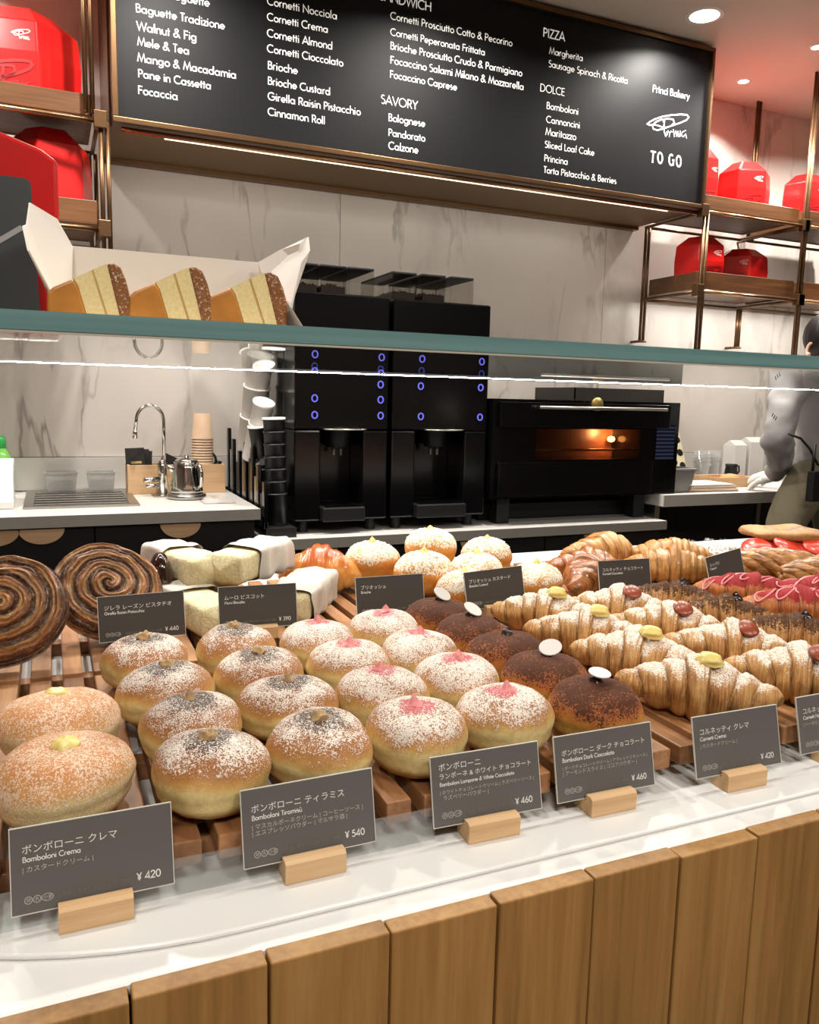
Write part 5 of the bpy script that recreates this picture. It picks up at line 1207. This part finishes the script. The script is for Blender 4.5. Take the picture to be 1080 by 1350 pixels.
# ---------------------------------------------------------------- paper wrapped biscuits
g = G('sponge_crumb'); o = g.obj(); n1 = g.noise(o, 260, 4, .75); n2 = g.noise(o, 40, 2); zc = g.n('SeparateXYZ', {0: o}, out=2)
c = g.mix(g.rng(n1, .35, .65), srgb(234, 212, 156), srgb(253, 244, 206)); c = g.mix(g.rng(zc, .006, .0, 0, .85), c, srgb(168, 100, 44))
M_CRUMB = g.pbsdf(c, .85, bump=n1, bs=1.0, bd=.003)
M_WAX = mat('waxed_paper', (202, 194, 184), .4, var=.03, scale=60)
def wrapped(lab, x, y, z, rz, rx=0, L=.13, w=.058, h=.042, paper=.55):
    t = thing('wrapped_biscuit', lab, 'cake', (x, y, z + .001), 'paper wrapped sponge biscuits'); t.rotation_euler = (rx, 0, rz)
    def blk(a, b, gx, gz, amp):
        def f(u, v):
            th = 2 * PI * u; q = v; cx = (1 if math.cos(th) > 0 else -1) * abs(math.cos(th)) ** .34; cz = (1 if math.sin(th) > 0 else -1) * abs(math.sin(th)) ** .34
            e = min(1, max(0, min(q, 1 - q)) * 14) ** .4 if amp < .003 else 1
            if amp < .003: e = math.sqrt(max(0, 1 - max(0, (abs(2 * q - 1) - .88) / .12) ** 2))
            p = Vector((gx / 2 * cx * e, a + (b - a) * q, h / 2 + gz / 2 * cz * e)); p += Vector((p.x, 0, p.z - h / 2)).normalized() * noise.noise(p * (90 if amp < .003 else 45) + Vector((x * 40, 0, 0))) * amp if e > .01 else Vector((0, 0, 0))
            return tuple(p)
        return f
    MB().grid(blk(-L / 2, L / 2, w, h, .0024), 36, 26, True).build('sponge', M_CRUMB, t, True, local=True)
    o = MB().grid(blk(-L / 2 + L * (1 - paper), L / 2 + .012, w + .009, h + .008, .006), 36, 20, True).build('paper_sleeve', M_WAX, t, True, local=True)
wrapped('wrapped sponge biscuit, lower left piece beside the 440 yen card', .174, 1.060, TT, .25, 0, paper=.3)
wrapped('wrapped sponge biscuit, upper left piece with bare crumb end', .172, 1.165, TT + .040, .35, 0, paper=.35)
wrapped('wrapped sponge biscuit on top of the pile with its cut end forward', .252, 1.150, TT + .044, -.75, 0, L=.145, paper=.62)
wrapped('wrapped sponge biscuit, lower right piece mostly inside its paper', .318, 1.095, TT, -.55, 0, L=.14, paper=.95)
wrapped('wrapped sponge biscuit at the bottom rear of the pile', .215, 1.200, TT, -.1, 0, L=.13, paper=.5)
rm = croissant_mesh('crust', M_BRR, 61, L=.135, R=.036, bands=5, bend=.01, ridge=.05, flat=.95)
croissant('smooth shiny orange brioche roll beside the wrapped biscuits', rm, .380, 1.205, rz=-.45, name='brioche_roll', cat='roll', s=1.05)

# custard brioches
br = B(M_BRIO, 3, a=.047, h=.070, wavy=.003)
dots = [blob('custard_dot', M_CUSTARD, .010, .012, 21, .004), blob('custard_dot', M_CUSTARD, .011, .010, 22, .002)]
M_GRAIN = mat('sugar_grains', (246, 243, 234), .5, var=.03)
def grains(seed):
    rnd = random.Random(seed); mb = MB()
    for k in range(230):
        a = rnd.random() * 6.283; e = rnd.uniform(.15, 1.25); r = .044 * math.sin(e) ** .85; z = .030 + .034 * math.cos(e) ** .92 if math.cos(e) > 0 else .03
        s = rnd.uniform(.0012, .0024); mb.add([(s, 0, 0), (-s, 0, 0), (0, s, 0), (0, -s, 0), (0, 0, s), (0, 0, -s)], [(0, 2, 4), (2, 1, 4), (1, 3, 4), (3, 0, 4), (2, 0, 5), (1, 2, 5), (3, 1, 5), (0, 3, 5)], T(r * math.cos(a), r * math.sin(a), z + .002, rnd.random() * 3, rnd.random() * 3, 0))
    return mb.mesh('sugar_grains', M_GRAIN)
gr = [grains(1), grains(2)]
LB = ['rear left, by the shiny roll', 'topmost at the back of the pile', 'middle, in front of the topmost', 'rear right of the pile', 'right, behind the 460 yen card', 'front left, between the two cards', 'front right with its cream showing', 'lower rear, half hidden by others']
for i, (x, y, dz, s) in enumerate(((.469, 1.210, .008, .98), (.580, 1.225, .022, .98), (.518, 1.115, .006, .98), (.682, 1.210, .004, .98), (.612, 1.115, 0, .95), (.545, 1.030, 0, .86), (.668, 1.030, 0, .92), (.600, 1.262, -.0, .0))):
    if s == 0: continue
    t = thing('custard_brioche', 'brioche with white sugar and custard dot, ' + LB[i], 'brioche', (x, y, TT + .001 + dz), 'custard brioches', rz=i * 1.1); t.scale = (s, s, s)
    place(br[i % 3], 'bun_crust', t, local=True); o = place(gr[i % 2], 'sugar_grains', t, local=True); o['kind'] = 'stuff'
    p = place(dots[i % 2], 'custard_dot', t, local=True); p.location = (0, 0, .0625)

# ---------------------------------------------------------------- price cards in beech blocks
M_CARD = mat('grey_card', (98, 95, 92), .45, var=.02)
M_CARD2 = mat('dark_grey_card', (66, 62, 59), .45, var=.02)
M_RIM = mat('card_edge', (206, 202, 194), .4, var=.02)
M_PRINT = mat('card_print', (232, 230, 226), .6, var=.01); M_PRINT2 = mat('faint_card_print', (186, 183, 178), .6, var=.01); M_PRINT3 = mat('ghost_card_print', (122, 118, 115), .6, var=.01)
def card(label, x, y, zb, rz, title, latin, desc, price, m, w=.098, h=.053, badges=True, roll=0.0, lean=.22, blk=True, two=None):
    t = thing('price_card', label, 'price card', (x, y, zb), 'price cards in wooden blocks', rz)
    if blk:
        mb = MB(); d = .021
        mb.prism([(-d / 2, 0), (d / 2, 0), (d / 2, .0165), (.0018, .0165), (.0008, .011), (-.0012, .011), (-.0012, .0165), (-d / 2 + .0025, .0165), (-d / 2, .0145)], -.0225, .0225, axis='x')
        mb.build('block', M_BEECH, t, local=True)
    e = bpy.data.objects.new('card_sheet', MB().box(-w / 2, w / 2, 0, .0007, 0, h).mesh('card_sheet', m)); C.objects.link(e); e.parent = t
    e.location = (0, -.0002, .0128 if blk else .001); e.rotation_euler = (-lean, roll, 0)
    rim = MB()
    for q in ((-w / 2 - .0006, -w / 2, -.0006, h + .0006), (w / 2, w / 2 + .0006, -.0006, h + .0006)): rim.box(q[0], q[1], -.0004, .0011, q[2], q[3])
    for q in ((-.0006, 0), (h, h + .0006)): rim.box(-w / 2, w / 2, -.0004, .0011, q[0], q[1])
    rim.build('clear_sleeve_rim', M_RIM, e, local=True)
    put = lambda ox, oz: (lambda p, q: (-w / 2 + ox + p, -.0003, oz + q))
    mb = MB(); z = h * .70 if not two else h * .80; sz = .0062
    if two: cjk(mb, two, put(w * .065, z), sz, w * .86); z -= h * .125
    cjk(mb, title, put(w * .065, z), sz, w * .86)
    write(mb, latin, put(w * .07, z - h * .105), .0046 * (1 if len(latin) < 32 else .85), .06)
    write(mb, price, put(w - .0235, h * .12), .0066, .055)
    mb.build('lettering', M_PRINT, e, local=True)
    mb = MB(); zz = z - h * .22
    for s in desc: cjk(mb, s, put(w * .065, zz), .0042, w * .88); zz -= h * .085
    if badges:
        for bx, br_, ch in ((.0095, .0022, '卵'), (.0145, .0022, '乳'), (.0205, .0030, '小麦')):
            for fx in (1,):
                pts = [(bx + br_ * (1 if br_ < .003 else 1.15) * math.cos(q), h * .15 + .0022 * math.sin(q)) for q in [2 * PI * i / 16 for i in range(17)]]
                ribbon(mb, pts, .0002, put(0, 0))
            cjk(mb, ch, put(bx - .0013 * len(ch), h * .15 - .0010), .0028)
    if desc or badges: mb.build('small_lettering', M_PRINT2, e, local=True)
    if badges:
        mb = MB(); cjk(mb, '・本品に含まれるアレルギー物質', put(.026, h * .15 - .001), .0030); mb.build('faint_lettering', M_PRINT3, e, local=True)
    return t
CB = LZ + .0003
card('grey price card reading 420 yen at the lower left corner', .0155, .5255, CB, 0, 'ボンボローニ クレマ', 'Bomboloni Crema', ['| カスタードクリーム |'], '¥ 420', M_CARD, roll=0)
card('grey price card reading 540 yen before the tiramisu buns', .161, .5245, CB, .01, 'ボンボローニ ティラミス', 'Bomboloni Tiramisù', ['| マスカルポーネクリーム | コーヒーソース |', '| エスプレッソパウダー | マルサラ酒 |'], '¥ 540', M_CARD)
card('grey price card reading 460 yen before the raspberry buns', .306, .5235, CB, -.03, 'ランポーネ & ホワイト チョコラート', 'Bomboloni Lampone & White Cioccolato', ['| ホワイトチョコレートクリーム | ラズベリーソース |', '  ラズベリーパウダー |'], '¥ 460', M_CARD, two='ボンボローニ', w=.095)
card('grey price card reading 460 yen before the dark chocolate buns', .4195, .5225, CB, -.02, 'ボンボローニ ダーク チョコラート', 'Bomboloni Dark Cioccolato', ['| ダークチョコレートクリーム | アマレットリキュール |', '| アーモンドスライス | ココアパウダー |'], '¥ 460', M_CARD)
card('grey price card reading 420 yen before the dusted croissants', .560, .5145, CB, -.03, 'コルネッティ クレマ', 'Cornetti Crema', ['| カスタードクリーム |'], '¥ 420', M_CARD)
card('grey price card cut off by the right frame edge', .691, .519, CB, 0, 'コルネッティ ノッチョーラ', 'Cornetti Nocciola', ['| ヘーゼルナッツクリーム |'], '¥ 420', M_CARD)
CB2 = TT + .0003
card('dark price card reading 440 yen before the swirls', .0915, .988, CB2, -.04, 'ジレラ レーズン ピスタチオ', 'Girella Raisin Pistacchio', [], '¥ 440', M_CARD2, roll=-.02)
card('dark price card reading 390 yen before the wrapped biscuits', .232, .990, CB2, -.06, 'ムーロ ビスコット', 'Muro Biscotto', [], '¥ 390', M_CARD2)
card('dark price card reading 360 yen before the brioche roll', .414, .990, CB2, -.02, 'ブリオッシュ', 'Brioche', [], '¥ 360', M_CARD2)
card('dark price card reading 460 yen before the custard brioches', .575, .985, CB2, .03, 'ブリオッシュ カスタード', 'Brioche Custard', [], '¥ 460', M_CARD2, w=.096, roll=-.04)
card('dark price card reading 400 yen before the glazed croissants', .804, .985, CB2, -.05, 'コルネッティ チョコラート', 'Cornetti Cioccolato', [], '¥ 400', M_CARD2, w=.094)
card('dark price card leaning askew by the plain croissants', 1.013, .985, CB2, .12, 'コッパリ', 'Coppari', [], ' ', M_CARD2, w=.085, roll=-.12)

# ---------------------------------------------------------------- on the glass shelf
GT = GZ1 + .0006
YB = .80
t = thing('white_carton', 'open white cardboard carton holding three cake wedges on the glass shelf', 'box', (W(220, 400, YB).x, YB - .05, GT))
def poly(pts, y, dy): return [(W(a, b, y).x, W(a, b, y).z) for a, b in pts]
bl, brr = W(85, 330, YB).x, W(352, 345, YB).x; bt = W(220, 335, YB).z
MB().box(bl, brr, YB, YB + .0015, GT, bt).build('rear_panel', M_PAPER, t)
MB().box(bl, brr, .66, YB, GT, GT + .0015).build('carton_floor', M_PAPER, t)
def flap(name, quad, th=.0014):
    vs = [Vector(q) for q in quad]; n = (vs[1] - vs[0]).cross(vs[2] - vs[0]).normalized() * th
    m = len(vs); fs = [tuple(range(m)), tuple(range(2 * m - 1, m - 1, -1))] + [(i, m + i, m + (i + 1) % m, (i + 1) % m) for i in range(m)]
    return MB().add([tuple(v) for v in vs] + [tuple(v + n) for v in vs], fs).build(name, M_PAPER, t)
yl = .70
def Q(px, py, y): v = W(px, py, y); return (v.x, v.y, v.z)
flap('left_flap', [(bl, .73, GT), (bl, YB, GT), Q(94, 325, YB - .002), Q(73, 288, .79), Q(38, 267, .76), Q(34, 296, .74), Q(29, 298, .73), Q(36, 330, .71)])
flap('right_flap', [(brr, .66, GT), Q(384, 405, .665), Q(398, 345, .69), Q(409, 330, .72), Q(407, 312, .75), Q(352, 345, YB - .002), (brr, YB, GT)])
flap('right_inner_flap', [(brr - .002, YB - .01, GT), Q(340, 346, YB - .012), Q(368, 330, .77), Q(404, 313, .752), Q(396, 320, .74), (brr - .002, .72, GT)])
def cake(lab, shift, s, sy):
    y0, y1 = .675, .745
    t = thing('cake_wedge', lab, 'cake', (W(62 + shift, 400, y0).x + .03, (y0 + y1) / 2, GT + .002), 'cake wedges in the white carton')
    zb = GT + .0022; z_ = lambda a, b: (W(a + shift, b + sy, y0).x, max(zb, W(a + shift, b + sy, y0).z))
    fl = lambda a: (W(a + shift, 420, y0).x, zb)
    parts = [('side_crust', [z_(62, 386), z_(70, 378), z_(97, 367), z_(103, 376), fl(117), fl(62)], M_CRUST1, 0), ('crumb', [z_(97, 367), z_(120, 356), fl(142), fl(117), z_(103, 376)], M_CAKE, .0012),
             ('filling_line', [z_(120, 356), z_(123, 354.5), fl(145), fl(142)], M_CRUST0, .003), ('upper_crumb', [z_(123, 354.5), z_(141, 347), fl(160), fl(145)], M_CAKE, .001), ('sugar_crust', [z_(141, 347), z_(150, 347), z_(159, 352), z_(166, 368), z_(171, 388), fl(172), fl(160)], M_CRUST2, -.0006)]
    for nm, pl, m, dy in parts:
        mb = MB().prism(pl[::-1], y0 + dy, y1 - dy)
        me = mb.mesh(nm, m); o = place(me, nm, t)
        if nm in ('side_crust', 'sugar_crust'):
            md = o.modifiers.new('bevel', 'BEVEL'); md.width = .0022; md.segments = 3; md.limit_method = 'ANGLE'; md.angle_limit = math.radians(50)
    return t
M_CRUST1 = mat('caramel_crust', (196, 128, 48), .4, var=.45, scale=45); M_CRUST0 = mat('soft_filling', (226, 196, 132), .6, var=.1, scale=100)
g = G('cake_crumb'); o = g.obj((1, 1, 1)); n1 = g.noise(o, 380, 3, .6); M_CAKE = g.pbsdf(g.mix(g.rng(n1, .3, .7), srgb(232, 206, 142), srgb(246, 226, 168)), .8, bump=n1, bs=.25, bd=.0006)
g = G('sugar_crumb_crust'); o = g.obj(); n1 = g.noise(o, 520, 3, .7); n2 = g.noise(o, 90, 3)
M_CRUST2 = g.pbsdf(g.mix(g.rng(n1, .56, .66), g.mix(n2, srgb(120, 66, 26), srgb(176, 112, 56)), srgb(232, 214, 190)), .6, bump=n1, bs=1, bd=.002)
cake('cake wedge with brown sugar crust, leftmost in the carton', 0, 1, 0)
cake('cake wedge with brown sugar crust, middle one in the carton', 108, 1, 5)
cake('cake wedge with brown sugar crust, rightmost in the carton', 208, 1, 12)
# big red box and slate panel
def hull(name, m, t, front, y0, back, y1):
    n = len(front); vs = [Q(a, b, y0) for a, b in front] + [Q(a, b, y1) for a, b in back]
    vs = [(x, y, max(GT, z)) for x, y, z in vs]
    return MB().add(vs, [tuple(range(n - 1, -1, -1)), tuple(range(n, 2 * n))] + [(i, (i + 1) % n, n + (i + 1) % n, n + i) for i in range(n)]).build(name, m, t, bevel=.002)
y0 = .84
t = thing('large_red_box', 'large glossy red box with a sloping top at the left end of the glass shelf', 'box', (W(-20, 400, y0).x, .92, GT))
zs = lambda a, b: W(a, b, y0).z
f_ = [(W(-150, 300, y0).x, GT), (W(78, 300, y0).x, GT), (W(76, 212, y0).x, zs(76, 212)), (W(55, 196, y0).x, zs(55, 196)), (W(0, 172, y0).x, zs(0, 172)), (W(-60, 150, y0).x, zs(-60, 150)), (W(-150, 150, y0).x, zs(-60, 150))]
MB().prism(f_, y0, y0 + .12).build('box_shell', M_RED, t, bevel=.004)
y0 = .812
t = thing('slate_panel', 'dark slate grey panel with a pale stripe standing before the large red box', 'sign', (W(0, 400, y0).x, y0, GT))
x1 = W(43, 300, y0).x; zt = W(20, 233, y0).z; xl = W(-120, 300, y0).x; rr = .006
pl = [(xl, GT), (x1 + .004, GT), (x1, zt - rr)] + [(x1 - rr + rr * math.cos(q), zt - rr + rr * math.sin(q)) for q in (0.4, .8, 1.2, PI / 2)] + [(xl, zt)]
MB().prism(pl, y0, y0 + .004).build('panel', mat('slate', (62, 64, 64), .5, var=.2, scale=25), t)
a0, a1 = W(-60, 352, y0), W(29, 300, y0); d = Vector((a1.x - a0.x, 0, a1.z - a0.z)).normalized() * .0; nrm = Vector((-(a1.z - a0.z), 0, a1.x - a0.x)).normalized() * .0022
MB().add([tuple(a0 - nrm), tuple(a1 - nrm), tuple(a1 + nrm), tuple(a0 + nrm)] + [tuple(q + Vector((0, -.0008, 0))) for q in (a0 - nrm, a1 - nrm, a1 + nrm, a0 + nrm)], [(0, 1, 2, 3), (7, 6, 5, 4), (0, 4, 5, 1), (1, 5, 6, 2), (2, 6, 7, 3), (3, 7, 4, 0)]).build('pale_stripe', mat('pale_stripe', (168, 168, 166), .5), t)
